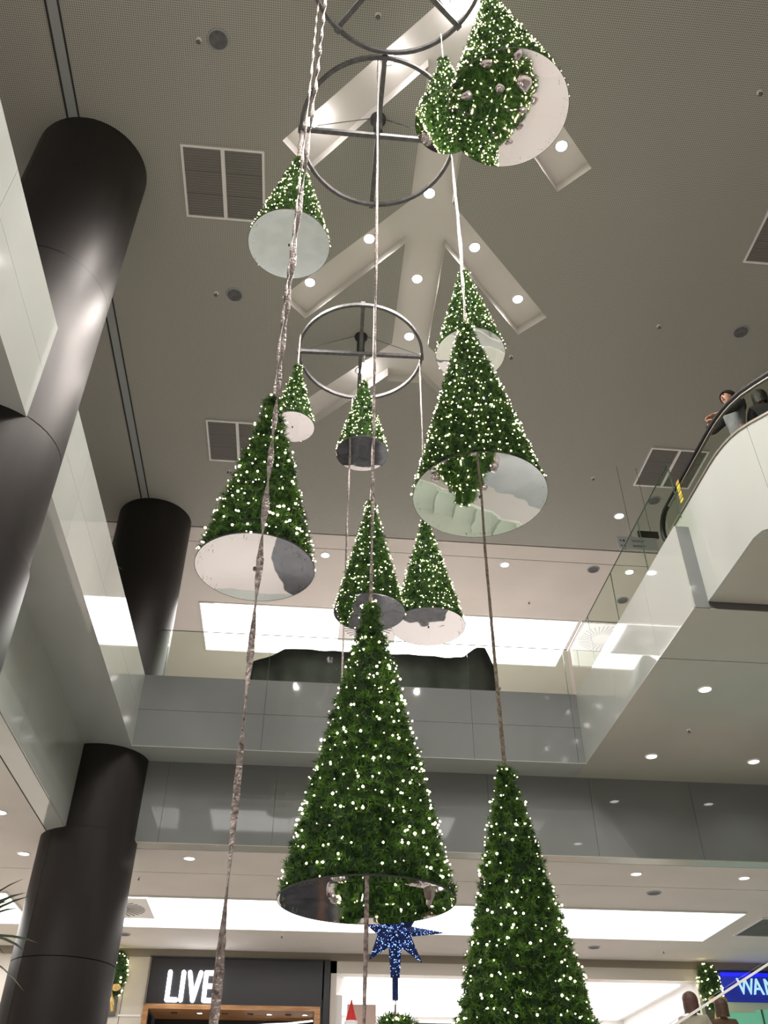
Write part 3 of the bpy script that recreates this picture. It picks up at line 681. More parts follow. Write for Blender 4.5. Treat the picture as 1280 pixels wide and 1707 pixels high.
# ------------------------------------------------------------------ people
def skin_mesh(name, pts, edges, m, parent, sub=1):
    me = bpy.data.meshes.new(name); names = list(pts); ix = {k: i for i, k in enumerate(names)}
    me.from_pydata([pts[k][:3] for k in names], [(ix[a], ix[b_]) for a, b_ in edges], []); me.materials.append(m)
    o = link(bpy.data.objects.new(name, me), parent)
    o.modifiers.new('skin', 'SKIN'); o.modifiers['skin'].use_smooth_shade = True
    for i, k in enumerate(names):
        r_ = pts[k][3]; r2 = pts[k][4] if len(pts[k]) > 4 else r_
        sv = me.skin_vertices[0].data[i]; sv.radius = (r_, r2); sv.use_root = (i == 0)
    s = o.modifiers.new('sub', 'SUBSURF'); s.levels = sub; s.render_levels = sub
    return o
def person(loc, rz, height, label, arms, top, hair, leg='denim', longhair=False, head_turn=0.):
    s = height/1.72
    root = empty('person', loc, label, 'person', None, rz); root.scale = (s, s, s)
    P_ = {'pelvis': (0, 0, .93, .13, .10), 'waist': (0, 0, 1.08, .12, .09), 'chest': (0, .0, 1.27, .15, .105), 'nb': (0, .01, 1.43, .085, .07),
          'neck': (0, 0, 1.50, .052), 'jaw': (0, -.018, 1.565, .072, .078), 'face': (0, -.008, 1.63, .092, .108), 'crown': (0, .005, 1.685, .085, .098), 'top': (0, .005, 1.715, .03)}
    E_ = [('pelvis', 'waist'), ('waist', 'chest'), ('chest', 'nb'), ('nb', 'neck'), ('neck', 'jaw'), ('jaw', 'face'), ('face', 'crown'), ('crown', 'top')]
    S_ = {k: (P_[k][0], P_[k][1], P_[k][2], P_[k][3]+.018, (P_[k][4] if len(P_[k]) > 4 else P_[k][3])+.018) for k in ('pelvis', 'waist', 'chest', 'nb')}
    S_['hem'] = (0, 0, .84, .165, .13); SE = E_[:3]+[('pelvis', 'hem')]; T_ = {'tp': (0, 0, .93, .15, .12), 'tw': (0, 0, 1.03, .125, .10)}; TE = [('tp', 'tw')]
    for sd, nm in ((-1, 'r'), (1, 'l')):
        el, wr = arms[0 if sd < 0 else 1]
        el, wr = Vector(el), Vector(wr); dr = (wr-el).normalized()
        P_[nm+'sh'] = (sd*.17, .01, 1.385, .055); P_[nm+'el'] = (*el, .042); P_[nm+'wr'] = (*wr, .026, .022)
        pa = wr+dr*.07; P_[nm+'pa'] = (*pa, .034, .018)
        E_ += [('chest', nm+'sh'), (nm+'sh', nm+'el'), (nm+'el', nm+'wr'), (nm+'wr', nm+'pa')]
        side = dr.cross(Vector((0, 0, 1))); side = side.normalized() if side.length > .1 else Vector((0, 1, 0))
        dn = dr.cross(side).normalized(); dn = dn if dn.z < 0 else -dn
        for q, (off, ln_) in enumerate(((-.03, .065), (-.01, .075), (.01, .07), (.029, .055))):
            a = pa+dr*.025+side*off; b_ = a+dr*ln_*.55+dn*.012; c_ = b_+dr*ln_*.3+dn*.03
            for t, p, rr in (('a', a, .009), ('b', b_, .0085), ('c', c_, .0075)): P_[f'{nm}f{q}{t}'] = (*p, rr)
            E_ += [(nm+'pa', f'{nm}f{q}a'), (f'{nm}f{q}a', f'{nm}f{q}b'), (f'{nm}f{q}b', f'{nm}f{q}c')]
        a = wr+dr*.035-side*.038; b_ = a+dr*.04-side*.02+dn*.015
        P_[nm+'ta'] = (*a, .011); P_[nm+'tb'] = (*b_, .009); E_ += [(nm+'wr', nm+'ta'), (nm+'ta', nm+'tb')]
        S_[nm+'sh'] = (sd*.175, .01, 1.385, .075); S_[nm+'el'] = (*el, .058); S_[nm+'wr'] = (*(wr-dr*.02), .042)
        SE += [('chest', nm+'sh'), (nm+'sh', nm+'el'), (nm+'el', nm+'wr')]
        P_[nm+'hip'] = (sd*.09, 0, .86, .08); P_[nm+'kn'] = (sd*.1, -.015, .49, .052); P_[nm+'an'] = (sd*.1, .02, .09, .036); P_[nm+'toe'] = (sd*.105, -.12, .045, .034, .028)
        E_ += [('pelvis', nm+'hip'), (nm+'hip', nm+'kn'), (nm+'kn', nm+'an'), (nm+'an', nm+'toe')]
        T_[nm+'h'] = (sd*.09, 0, .84, .105); T_[nm+'k'] = (sd*.1, -.015, .49, .075); T_[nm+'a'] = (sd*.1, .02, .12, .06)
        TE += [('tp', nm+'h'), (nm+'h', nm+'k'), (nm+'k', nm+'a')]
        MB().ball((sd*.105, -.05, .045), .1, 10, 6, (.5, 1.35, .45)).build('shoe', M['rubber'], root, True)
    skin_mesh('body', P_, E_, M['skin'], root, 2)
    skin_mesh('shirt', S_, SE, M[top], root, 2); skin_mesh('trousers', T_, TE, M[leg], root, 1)
    hd = bpy.data.objects.new('face', None); link(hd, root)
    bpy.data.objects.remove(hd)
    for sd in (-1, 1):
        MB().ball((sd*.03, -.094, 1.645), .011, 8, 5).build('eye', M['eye'], root, True)
        MB().ball((sd*.078, .0, 1.63), .022, 8, 5, (.4, .8, 1.3)).build('ear', M['skin'], root, True)
        MB().ball((sd*.03, -.095, 1.665), .02, 8, 4, (1, .35, .22)).build('eyebrow', M['hair'], root, True)
    MB().ball((0, -.105, 1.615), .016, 8, 5, (.8, 1, 1.5)).build('nose', M['skin'], root, True)
    MB().ball((0, -.092, 1.575), .02, 8, 5, (1.1, .5, .35)).build('mouth', M['lips'], root, True)
    # hair shell
    v = []; f = []; sg, rg = 20, 12; rnd = random.Random(5)
    for j in range(rg+1):
        t = math.pi*(.02+.62*j/rg) if not longhair else math.pi*(.02+.53*min(1, j/(rg*.6)))
        for k in range(sg):
            a = 2*math.pi*k/sg; front = max(0, -math.sin(a)); tt = t*(1-.42*front) if not longhair else t*(1-.5*front)
            rr = 1+rnd.uniform(-.03, .03)
            drop_ = (-.42*max(0, j/rg-.6)*(1-.6*front)) if longhair else 0
            v.append((.112*rr*math.sin(tt)*math.cos(a), .010+.126*rr*math.sin(tt)*math.sin(a), 1.648+.112*rr*math.cos(tt)+drop_))
    for j in range(rg):
        for k in range(sg): f.append((j*sg+k, (j+1)*sg+k, (j+1)*sg+(k+1) % sg, j*sg+(k+1) % sg))
    f.append(tuple(range(sg)))
    mesh_obj('hair', v, f, M[hair], root, True)
    return root
person((5.86, 8.62, SLAB), math.radians(-78), 1.72, 'dark-haired person in a black jacket over grey shirt, leaning over the upper handrail',
       (((-.28, -.22, 1.14), (-.06, -.42, 1.06)), ((.28, -.2, 1.13), (.08, -.40, 1.10))), 'shirt_grey', 'hair')
V_ = person((6.28, 8.52, SLAB), math.radians(165), 1.66, 'dark-haired person behind the escalator glass at the right edge',
       (((-.25, .0, 1.1), (-.22, -.2, .95)), ((.25, .0, 1.1), (.2, -.22, .95))), 'jacket_black', 'hair', longhair=True)
for o in bpy.data.objects:
    if o.get('label', '').startswith('dark-haired person in a black'):
        # open black jacket over the shirt: shoulders and sleeves
        J = {'a': (0, .03, 1.36, .15, .09), 'b': (0, .05, 1.2, .15, .075)}
        JE = [('a', 'b')]
        for sd, el, wr in ((-1, (-.28, -.22, 1.14), (-.09, -.40, 1.065)), (1, (.28, -.2, 1.13), (.11, -.375, 1.10))):
            J[f's{sd}'] = (sd*.18, .01, 1.385, .088); J[f'e{sd}'] = (*el, .072); J[f'w{sd}'] = (*wr, .055); JE += [('a', f's{sd}'), (f's{sd}', f'e{sd}'), (f'e{sd}', f'w{sd}')]
        skin_mesh('jacket', J, JE, M['jacket_black'], o, 2)

# ------------------------------------------------------------------ escalator at the lower right, rising to the right
LR = lambda x: 3.54+.51*(x-5.14)
LE = empty('escalator', (5.5, 13.4, 0), 'glass-sided escalator rising to the right at the lower right corner', 'escalator')
def slope_strip(x0, x1, y0, y1, dz0, dz1, m, name):
    a = [(x0-5.5, y0-13.4, LR(x0)+dz0), (x0-5.5, y1-13.4, LR(x0)+dz0), (x0-5.5, y1-13.4, LR(x0)+dz1), (x0-5.5, y0-13.4, LR(x0)+dz1)]
    b_ = [(x1-5.5, y0-13.4, LR(x1)+dz0), (x1-5.5, y1-13.4, LR(x1)+dz0), (x1-5.5, y1-13.4, LR(x1)+dz1), (x1-5.5, y0-13.4, LR(x1)+dz1)]
    return MB().add(a+b_, [(0, 1, 2, 3), (7, 6, 5, 4), (0, 4, 5, 1), (1, 5, 6, 2), (2, 6, 7, 3), (3, 7, 4, 0)]).build(name, M[m], LE)
for yy in (13.0, 14.2):
    for k in range(5): slope_strip(1.6+1.6*k+.004, 3.2+1.6*k-.004, yy, yy+.012, -1.1, -.03, 'glass', 'glass_panel')
    slope_strip(1.4, 9.7, yy-.015, yy+.02, -.02, .012 if yy < 13.5 else -.015, 'white' if yy < 13.5 else 'glassedge', 'handrail')
    slope_strip(1.4, 9.7, yy-.03, yy+.04, -1.75, -1.1, 'white', 'side_panel')
slope_strip(1.4, 9.7, 13.04, 14.17, -1.8, -1.7, 'steel', 'underside')
for k in range(20):
    x0 = 1.5+.4*k; box('step', (x0-5.5, 13.05-13.4, LR(x0)-1.62), (x0+.4-5.5, 14.16-13.4, LR(x0)-1.4), M['tread'], LE)
person((5.62, 13.6, LR(5.5)-1.4), math.radians(150), 1.66, 'person with brown hair in a pale top standing on the lower escalator, left of two',
       (((-.24, .0, 1.12), (-.2, -.12, .9)), ((.24, .0, 1.12), (.2, -.14, .9))), 'shirt_taupe', 'hair_brown', longhair=True)
person((6.06, 13.62, LR(5.9)-1.45), math.radians(172), 1.44, 'shorter person in a brown coat on the lower escalator, right of two',
       (((-.24, .0, 1.12), (-.2, -.12, .9)), ((.24, .0, 1.12), (.2, -.14, .9))), 'brown_coat', 'hair_brown', longhair=True)

# ------------------------------------------------------------------ black draped counter behind the back glass
prof = [(-1.17, SLAB), (-1.17, 9.86), (-1.0, 9.95), (-.72, 10.08), (-.55, 10.2), (-.35, 10.225), (.6, 10.22), (1.8, 10.22), (2.75, 10.20), (3.0, 10.22),
        (3.12, 10.34), (3.28, 10.45), (3.46, 10.46), (3.55, 10.2), (3.64, 9.9), (3.66, SLAB)]
v = []; f = []; n_ = 70; xs = np.linspace(-1.17, 3.66, n_)
zt = np.interp(xs, [p[0]+(.0001*i) for i, p in enumerate(prof[1:-1])], [p[1] for p in prof[1:-1]])
rows = [(0, 0.), (0.02, .5), (.04, .96), (.12, 1.), (.4, 1.), (.6, .99), (.68, .9), (.7, 0)]
for i, (x, z) in enumerate(zip(xs, zt)):
    for (dy, k) in rows:
        fold = .012*math.sin(i*1.1+k*4)*(1-k*.7)+.01*math.sin(i*.37)
        v.append((x, 15.28+dy+fold, SLAB+.003+(z-SLAB)*k+(.008*math.sin(i*.9) if k > .9 else 0)))
nr = len(rows)
for i in range(n_-1):
    for k in range(nr-1): f.append((i*nr+k, (i+1)*nr+k, (i+1)*nr+k+1, i*nr+k+1))
f += [tuple(range(nr)), tuple((n_-1)*nr+k for k in range(nr-1, -1, -1))]
tag(mesh_obj('draped_counter', v, f, M['black_cloth'], None, True), 'long counter covered with black cloth behind the back glass balustrade', 'covered counter')

# ------------------------------------------------------------------ hanging direction sign
SG = empty('direction_sign', (6.05, 13.0, 11.36), 'small pale hanging direction sign with two lines, beside the escalator end', 'sign')
box('board', (-.40, 0, 0), (.36, .04, .30), mat('sign_pale', (.45, .46, .5), .4), SG)
box('upper_board', (.04, -.002, .31), (.44, .04, .46), M['signblack'], SG)
for k, zz in enumerate((.20, .08)):
    MB().prism([(-.36, zz), (-.33, zz+.025), (-.33, zz-.025)], 1, -.004, 0).build('arrow', M['signblack'], SG)
    MB().lathe([(0, -.003), (.018, 0)], (-.28, 0, 0), 10).build('icon', M['signblack'], SG).matrix_local = Matrix.Translation((0, 0, zz)) @ Matrix.Rotation(math.pi/2, 4, 'X') if False else Matrix.Identity(4)
    MB().box((-.30, -.004, zz-.02), (-.26, 0, zz+.02)).build('icon', M['signblack'], SG)
    mb = MB(); rnd = random.Random(k)
    x = -.12
    while x < .12:
        w_ = rnd.uniform(.008, .02); mb.box((x, -.003, zz+.005), (x+w_, 0, zz+.022)); x += w_+.006
    x = -.12
    while x < .08:
        w_ = rnd.uniform(.006, .015); mb.box((x, -.003, zz-.02), (x+w_, 0, zz-.01)); x += w_+.005
    tag(mb.build('small_print', M['signblack'], SG), kind='stuff')
for x in (-.1, .3): MB().tube([(x, .02, .3), (x, .02, CEIL-11.36)], .004, 6).build('wire', M['steel'], SG)

# ------------------------------------------------------------------ shop fronts
YW = 23.7
G = GSOF-.012
SW = struct(MB().box((-16, YW, 0), (-3.42, YW+.3, G)).box((.92, YW, 0), (1.06, YW+.3, G-.17)).box((10.04, YW, 0), (10.6, YW+.3, G)).build('wall_back', M['wallwarm']))
box('fascia_band', (-16, YW-.03, G-.17), (18, YW+.3, G), M['fascia'], SW)
box('header', (.92, YW, 6.05), (10.04, YW+.36, G-.17), M['wallwarm'], SW)
for x in (-5.6, -4.25, -3.95): box('groove', (x, YW-.004, 0), (x+.015, YW, G-.17), M['joint'], SW)
box('ledge_light', (-3.98, YW-.03, 5.05), (-3.45, YW, 5.09), M['shopwhite'], SW)
# black sign shop
BS = empty('shop_front', (-1.25, YW, 0), 'shop front with black sign board, oak portal and a glowing word LIVE!', 'shop front')
def bx(name, a, b_, m): return box(name, (a[0]+1.25, a[1]-YW, a[2]), (b_[0]+1.25, b_[1]-YW, b_[2]), M[m], BS)
bx('sign_board', (-3.38, YW-.05, 5.32), (.72, YW+.1, 6.30), 'signblack')
bx('frame', (.76, YW-.09, 0), (.90, YW+.1, 6.33), 'signblack'); bx('frame', (-3.42, YW-.09, 6.30), (.76, YW+.1, 6.33), 'signblack')
bx('frame', (-3.42, YW-.09, 5.3), (-3.38, YW+.1, 6.30), 'alu')
bx('lintel', (-3.42, YW-.05, 5.22), (.70, YW+.0, 5.32), 'wood'); bx('post', (-3.42, YW-.05, 0), (-3.30, YW+.1, 5.22), 'wood'); bx('post', (.56, YW-.05, 0), (.70, YW+.1, 5.22), 'wood')
bx('portal_ceiling', (-3.30, YW, 5.22), (.70, YW+1.4, 5.26), 'wood')
bx('inner_wall', (-3.3, YW+1.4, 0), (.7, YW+1.5, 5.26), 'signblack'); bx('inner_wall', (-3.42, YW+.1, 0), (-3.38, YW+1.4, 5.26), 'signblack'); bx('inner_wall', (.72, YW+.1, 0), (.76, YW+1.4, 5.26), 'signblack')
for k, x in enumerate((-2.75, -2.15, -1.55, -.95, -.50, -.05, .35)):
    MB().lathe([(0, 5.212), (.065, 5.212)], (x+1.25, .45, 0), 16).build('lamp_lens', M['lamp' if k in (1, 4, 6) else 'joint'], BS)
    MB().lathe([(.065, 5.216), (.075, 5.205), (.085, 5.219)], (x+1.25, .45, 0), 16).build('lamp_ring', M['signblack'], BS)
    lamp('shop_beam', 'SPOT', (x, YW+.45, 5.15), 12, (1, .85, .7), .05, 130, (x, YW+.6, 0))
MB().tube([(0.15, .9, 5.02), (.7, .85, 5.06), (1.2, .8, 5.08), (1.8, .75, 5.14)], .02, 8).build('tube_light', M['shoplight'], BS)
# glowing rounded letters
def bar(mb, p, q, hw):
    p, q = Vector(p), Vector(q); d = (q-p); L_ = d.length; d = d/L_ if L_ else Vector((1, 0)); nrm = Vector((-d.y, d.x)); poly = []
    for a in range(9):
        t = -math.pi/2+math.pi*a/8; poly.append(q+d*hw*math.cos(t)+nrm*hw*math.sin(t))
    for a in range(9):
        t = math.pi/2+math.pi*a/8; poly.append(p+d*hw*math.cos(t)+nrm*hw*math.sin(t))
    mb.prism([(v_.x, v_.y) for v_ in poly], 1, -.12, -.055)
H = .58; LW = .062; x0 = -2.90+1.25; zb = 5.40; WX = .86
STR = {'l': [((0, 0), (0, H)), ((0, 0), (.24, 0))], 'i': [((0, 0), (0, H))], 'v': [((0, H), (.15, 0)), ((.15, 0), (.30, H))],
       'e': [((0, 0), (0, H)), ((0, H), (.22, H)), ((0, H*.52), (.18, H*.52)), ((0, 0), (.22, 0))], '!': [((0, H*.32), (0, H)), ((0, 0), (0, .005))]}
cx_ = x0
for ch, wd_, nm in (('l', .37, 'letter'), ('i', .17, 'letter'), ('v', .45, 'letter'), ('e', .37, 'letter'), ('!', .1, 'letter')):
    mb = MB()
    for a, b_ in STR[ch]: bar(mb, (cx_+a[0]*WX, zb+a[1]), (cx_+b_[0]*WX, zb+b_[1]+1e-4), LW*.78)
    mb.build(nm, M['letter'], BS); cx_ += wd_*WX
# white shop
WS = empty('shop_front', (5.5, YW, 0), 'brightly lit white shop with an open ceiling of light panels', 'shop front')
def wx(name, a, b_, m): return box(name, (a[0]-5.5, a[1]-YW, a[2]), (b_[0]-5.5, b_[1]-YW, b_[2]), M[m], WS)
wx('shop_wall', (1.06, YW+6, 0), (10.04, YW+6.1, 6.1), 'shopwhite'); wx('shop_wall', (1.0, YW+.3, 0), (1.06, YW+6, 6.1), 'shopwhite'); wx('shop_wall', (10.04, YW+.3, 0), (10.1, YW+6, 6.1), 'shopwhite')
wx('shop_ceiling', (1.06, YW+.3, 6.06), (10.04, YW+6, 6.1), 'shopwhite')
for k in range(4): wx('light_panel', (1.3, YW+.5+1.35*k, 6.03), (9.8, YW+1.75+1.35*k, 6.05), 'shoplight')
wx('inner_board', (1.35, YW+.35, 0), (2.05, YW+.4, 5.45), 'beige'); wx('inner_board', (1.06, YW+.1, 0), (1.22, YW+.2, 5.6), 'shopwhite')
wx('inner_board', (7.0, YW+4.8, 0), (9.2, YW+4.9, 5.5), 'beige')
wx('shelf', (3.0, YW+3, 5.15), (5.0, YW+3.3, 5.2), 'beige')
for k, (x, z) in enumerate(((8.23, 5.02), (8.05, 4.82), (8.42, 4.82))):
    rt_ = bpy.data.objects.new('round_sticker', None); link(rt_, WS); rt_.location = (x-5.5, .12, z); rt_.rotation_euler.x = math.pi/2
    MB().lathe([(0, .0), (.085, .0), (.085, -.01)], seg=24).build('disc', mat('sticker_blue', ((.25, .27, .38), (.35, .62, .72), (.25, .52, .68))[k], .5), rt_)
    mb = MB()
    if k == 0:
        st = [((.065 if i % 2 == 0 else .028)*math.sin(math.pi*i/5), (.065 if i % 2 == 0 else .028)*math.cos(math.pi*i/5)) for i in range(10)]
        mb.add([(a, b_, .004) for a, b_ in st], [tuple(range(9, -1, -1))])
    elif k == 1:
        for zz in (-.035, -.005, .03): mb.box((-.06, zz, .002), (.05, zz+.012, .005))
    else:
        for a in range(6): mb.ball((.045*math.cos(a), .045*math.sin(a), .003), .013, 6, 4)
    mb.build('mark', M['shopwhite'], rt_)
# dark board and blue lid inside
BB = tag(box('display_board', (3.05, YW+.5, 3.0), (4.55, YW+.62, 5.10), M['violet']), 'dark violet board standing in the white shop behind the lower right tree', 'board')
struct(BB) if False else None
BL = tag(box('blue_box', (4.2, YW+.42, 4.98), (4.56, YW+.49, 5.18), M['bluelid']), 'small blue box at the top corner of the dark board', 'box')
# festive figure
FG = empty('festive_figure', (1.42, YW-.25, 0), 'white round-headed figure with a pointed red hat beside the thin rope', 'figure')
MB().lathe([(0, 4.1), (.3, 4.1), (.26, 4.5), (.16, 4.75), (0, 4.78)], seg=20).build('coat', M['snow'], FG, True)
MB().ball((0, 0, 4.86), .17, 14, 9).build('head', M['snow'], FG, True)
MB().lathe([(.13, 4.96), (.12, 5.05), (.06, 5.25), (.012, 5.45), (0, 5.46)], seg=16).build('pointed_hat', M['red'], FG, True)
MB().lathe([(.10, 4.93), (.15, 4.95), (.15, 5.0), (.11, 5.02)], seg=16).build('hat_brim', M['snow'], FG, True)
for s_ in (-1, 1): MB().ball((s_*.05, -.15, 4.9), .016, 6, 5).build('eye', M['eye'], FG)
MB().ball((0, -.17, 4.85), .022, 6, 5).build('nose', M['red'], FG)
tag(MB().box((1.1, YW-.5, 0), (1.7, YW-.02, 4.1)).build('plinth', M['shopwhite']), 'tall white plinth carrying the figure with the red hat', 'plinth')
# blue sign shop
NS = empty('shop_front', (12.6, YW, 0), 'shop front at the right edge with a blue sign starting WAN', 'shop front')
def nx(name, a, b_, m): return box(name, (a[0]-12.6, a[1]-YW, a[2]), (b_[0]-12.6, b_[1]-YW, b_[2]), M[m], NS)
nx('sign_box', (10.66, YW-.12, 5.63), (15.5, YW+.1, 6.24), 'blue'); nx('light_bar', (10.66, YW-.14, 6.16), (15.5, YW-.12, 6.24), 'bluebar')
nx('transom', (10.6, YW-.02, 5.45), (16, YW+.1, 5.60), 'shopwhite')
nx('window_glass', (10.6, YW+.02, 0), (11.55, YW+.04, 5.45), 'teal'); nx('window_glass', (11.58, YW+.02, 0), (16, YW+.04, 5.45), 'teal'); nx('mullion', (11.55, YW-.02, 0), (11.58, YW+.06, 5.45), 'joint')
nx('light_strip', (10.7, YW-.02, 5.38), (11.4, YW+.02, 5.45), 'shopwhite')
for k, ch in enumerate('WAN'):
    cu = bpy.data.curves.new('letter', 'FONT'); cu.body = ch; cu.size = .52; cu.extrude = .02; cu.offset = .0; cu.materials.append(M['ice'])
    to_ = bpy.data.objects.new('letter', cu); C.objects.link(to_); bpy.context.view_layer.update()
    me_ = bpy.data.meshes.new_from_object(to_.evaluated_get(bpy.context.evaluated_depsgraph_get())); bpy.data.objects.remove(to_)
    o = link(bpy.data.objects.new('letter', me_), NS); o.rotation_euler = (math.pi/2, 0, 0); o.location = ((11.02, 11.40, 11.70)[k]-12.6, -.15, 5.755); o.scale.x = .78
struct(box('wall_back', (10.6, YW+.3, 0), (18, YW+.5, G), M['wallwarm']))

# green garlands with bows on the pilasters
def garland(x, y, z, label):
    t_ = empty('wall_garland', (x, y, z), label, 'garland', 'lit garlands with gold bows on the shop pilasters')
    prof = [(.03, .55), (.14, .50), (.22, .38), (.26, .2), (.27, .0), (.25, -.2), (.19, -.36), (.08, -.46), (.02, -.48)]
    foliage(t_, prof, 500, 9, .06, .010); bulbs(t_, prof, 60, .018)
    mb = MB()
    for s_ in (-1, 1):
        mb.ball((s_*.12, -.30, -.30), .11, 10, 6, (1.1, .4, .7)); mb.tube([(0, -.3, -.32), (s_*.08, -.31, -.55), (s_*.14, -.30, -.78)], [.03, .045, .05], 6)
    mb.ball((0, -.32, -.3), .05, 8, 6); mb.build('gold_bow', M['gold'], t_, True)
    box('backing_strip', (-.12, .2, -.8), (.12, .26, .55), M['joint'], t_)
garland(10.25, YW-.27, 5.85, 'lit green garland with gold bow on the pilaster beside the blue sign')
garland(-4.15, YW-.27, 5.85, 'lit green garland with gold bow half hidden by the dark column')
tag(MB().tube([(-4.2, YW-.35, 0), (-4.2, YW-.35, 5.0)], .07, 10).build('post', M['fascia']), 'brown post under the garland beside the dark column', 'post')

# ------------------------------------------------------------------ ground tree with its blue star
GX, GY = 1.12, 10.5
t_ = empty('ground_tree', (GX, GY, 0), 'tip of a lit tree carrying the blue star at the bottom edge', 'christmas tree')
prof = [(.02, 3.20), (.12, 3.17), (.22, 3.08), (.34, 2.75), (.5, 2.2), (.65, 1.5), (.75, .8), (.8, .35)]
foliage(t_, prof, 420, 10, .09, .014, garland=.14); bulbs(t_, prof, 35, .013)
MB().lathe([(.1, 0), (.12, .4)], seg=16).build('trunk', M['bark'], t_)
ST = empty('blue_star', (1.09, 10.4, 3.97), 'blue glittering multi-pointed star with a long lower arm below the largest tree', 'star')
out = [(0, .45), (.10, .13), (.27, .25), (.14, .05), (.435, .005), (.135, -.03), (.225, -.23), (.053, -.115), (.036, -.34), (-.036, -.34),
       (-.053, -.115), (-.215, -.215), (-.145, -.02), (-.27, .075), (-.12, .09), (-.25, .24), (-.09, .13)]
vv = [(x, 0, z) for x, z in out]; nn_ = len(vv); vv += [(0, -.06, 0), (0, .06, 0)]
ff = [(i, (i+1) % nn_, nn_) for i in range(nn_)]+[((i+1) % nn_, i, nn_+1) for i in range(nn_)]
mesh_obj('star_body', vv, ff, M['sequin'], ST)
mb = MB(); rnd = random.Random(2)
for _ in range(420):
    i = rnd.randrange(nn_); a, b_ = out[i], out[(i+1) % nn_]; u, v_ = rnd.random(), rnd.random()
    if u+v_ > 1: u, v_ = 1-u, 1-v_
    x, z = a[0]*u+b_[0]*v_, a[1]*u+b_[1]*v_; yy = -.06*(1-u-v_)
    mb.ball((x, yy-.003, z), rnd.uniform(.0018, .004), 4, 3)
tag(mb.build('blue_lights', M['sequinled'], ST), kind='stuff')
MB().box((-.022, -.02, -.50), (.022, .02, -.33)).build('sleeve', M['sequin'], ST)
MB().tube([(0, 0, -.50), (0, 0, -.60)], .008, 8).build('rod', M['silver'], ST)
MB().tube([(0, 0, -.60), (0, 0, -.66)], .016, 8).build('cap', M['bark'], ST)
ST.scale = (1.32, 1.32, 1.32)
# big crystal baubles and foil stars hung on the ground tree (seen in the mirror discs)
rnd = random.Random(11)
for k in range(18):
    zz = (.7, 1.35, 1.95)[k % 3]; rr = {.7: .84, 1.35: .76, 1.95: .64}[zz]; a = 2*math.pi*(k//3)/6+.5*(k % 3); r_ = rnd.uniform(.10, .16)
    o = MB().ball((0, 0, 0), r_, 10, 7, (1, 1, rnd.uniform(.9, 1.25))).build('bauble', M['crystal'], None, k % 2 == 0)
    MB().lathe([(0, r_*1.15), (.02, r_*1.14), (.02, r_*.95)], seg=8).build('cap', M['silver'], o)
    o.location = (GX+rr*math.cos(a), GY+rr*math.sin(a), zz)
    o['label'] = 'pinkish silver bauble hung on the broad tree below the blue star'; o['category'] = 'bauble'; o['group'] = 'silver baubles on the star tree'
for k in range(5):
    a = -2.15+.8*k; zz = 1.02+.62*(k % 2)+.0; rr = 1.04
    pts = [((.26 if i % 2 == 0 else .09)*math.sin(math.pi*i/4), 0, (.26 if i % 2 == 0 else .09)*math.cos(math.pi*i/4)) for i in range(8)]
    o = mesh_obj('foil_star', pts+[(0, -.07, 0), (0, .07, 0)], [(i, (i+1) % 8, 8) for i in range(8)]+[((i+1) % 8, i, 9) for i in range(8)], M['silver'])
    o.location = (GX+rr*math.cos(a), GY+rr*math.sin(a), zz); o.rotation_euler.z = a+math.pi/2
    tag(o, 'silver foil star hung on the broad tree below the blue star', 'star ornament', 'foil stars on the star tree')

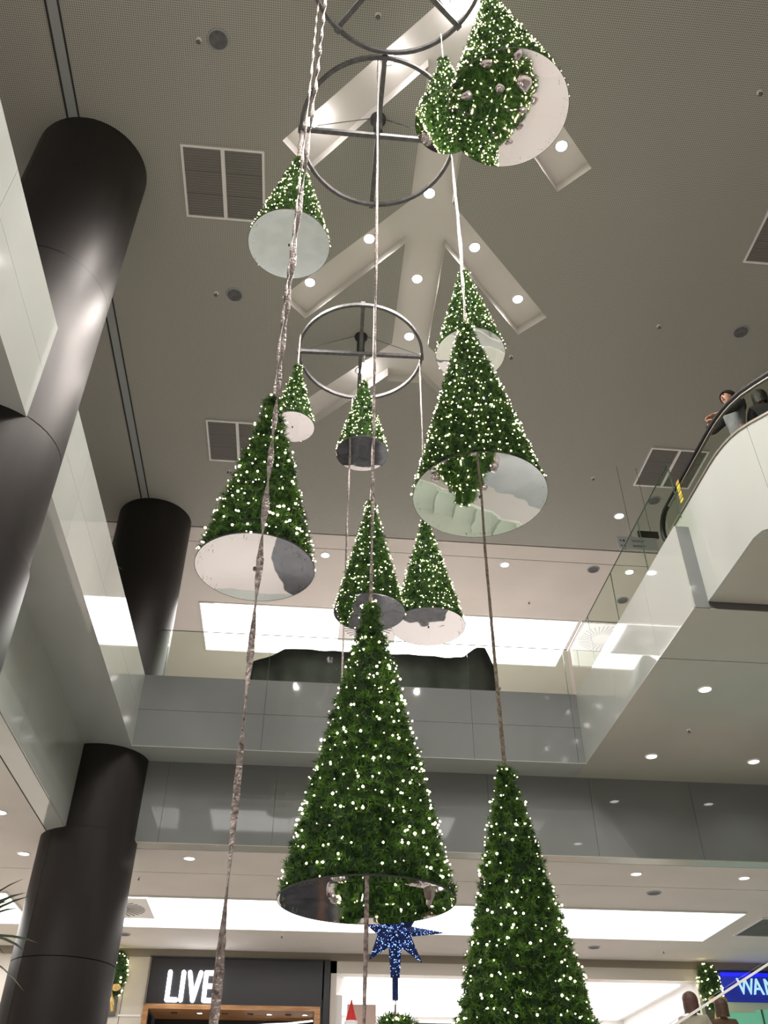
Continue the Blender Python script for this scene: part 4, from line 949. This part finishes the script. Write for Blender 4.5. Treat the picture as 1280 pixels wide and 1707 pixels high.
for gx, gy, gr, gh, lb in ((2.55, 12.0, .8, 2.1, 'broad low tree with silver baubles seen in the wide mirror disc'),
                           (2.75, 8.4, 1.0, 2.2, 'broad tree with silver baubles seen in the top right mirror disc')):
    t_ = empty('ground_tree', (gx, gy, 0), lb, 'christmas tree')
    prof = [(.02, gh), (.12, gh-.05), (gr*.3, gh*.8), (gr*.65, gh*.5), (gr*.92, gh*.2), (gr, .15)]
    foliage(t_, prof, 420, 10, .09, .014, garland=.14); bulbs(t_, prof, 40, .013)
    MB().lathe([(.1, 0), (.12, .25)], seg=16).build('trunk', M['bark'], t_)
    for k in range(18):
        f_ = (.2, .42, .65)[k % 3]; rr = gr*(.98-.72*f_)+.12; a = 2*math.pi*(k//3)/6+.35*(k % 3); r_ = rnd.uniform(.08, .12) if f_ > .5 else rnd.uniform(.1, .15)
        o = MB().ball((0, 0, 0), r_, 10, 7, (1, 1, rnd.uniform(.9, 1.25))).build('bauble', M['crystal'], None, k % 2 == 0)
        o.location = (gx+rr*math.cos(a), gy+rr*math.sin(a), gh*f_)
        tag(o, 'pinkish silver bauble on the ' + lb.split(' with')[0].replace('broad low tree', 'low broad tree behind') + ' reflected in a mirror disc', 'bauble', 'silver baubles on the ' + ('low' if gr < .9 else 'taller') + ' reflected tree')

# ------------------------------------------------------------------ plants
def blade(mb, base, az, el, L_, wd_, bend):
    pts = []; p = Vector(base); e = el
    for k in range(7):
        pts.append(p.copy()); e -= bend/6; p = p+Vector((math.cos(az)*math.cos(e), math.sin(az)*math.cos(e), math.sin(e)))*L_/6
    sd = Vector((-math.sin(az), math.cos(az), 0)); v_ = []
    for k, q in enumerate(pts):
        wk = wd_*(.5+1.2*k/6)*(1-k/6)**.6*1.3+.001; v_ += [q-sd*wk+Vector((0, 0, wk*.4)), q-Vector((0, 0, .002)), q+sd*wk+Vector((0, 0, wk*.4))]
    mb.add(v_, [(3*k+a, 3*k+a+1, 3*k+a+4, 3*k+a+3) for k in range(6) for a in range(2)])
def spiky_plant(x, y, z, hgt, label, L_=.7, n_=26, heads=1):
    t_ = empty('potted_yucca', (x, y, z), label, 'plant', None)
    MB().lathe([(0, 0), (.2, 0), (.26, .45), (.24, .45), (.22, .4), (0, .4)], seg=24).build('pot', M['pot'], t_, True)
    MB().tube([(0, 0, .3), (.03, 0, hgt*.5), (0, 0, hgt)], [.05, .04, .035], 8).build('stem', M['bark'], t_, True)
    rd = random.Random(int(x*100))
    for k in range(n_):
        mb = MB(); blade(mb, (0, 0, hgt-.12*rd.random()), 2.4*k, rd.uniform(-.1, 1.35), L_*rd.uniform(.7, 1.1), .04, rd.uniform(.5, 1.6)); mb.build('leaf', M['leaf'], t_, True)
spiky_plant(-3.45, 10.0, 0, 3.75, 'dark spiky palm whose leaves reach in at the lower left edge', .85, 44)
spiky_plant(-3.9, 13.3, SLAB+.004, 1.35, 'dark plant on the upper left gallery beside the far column', .55, 26)
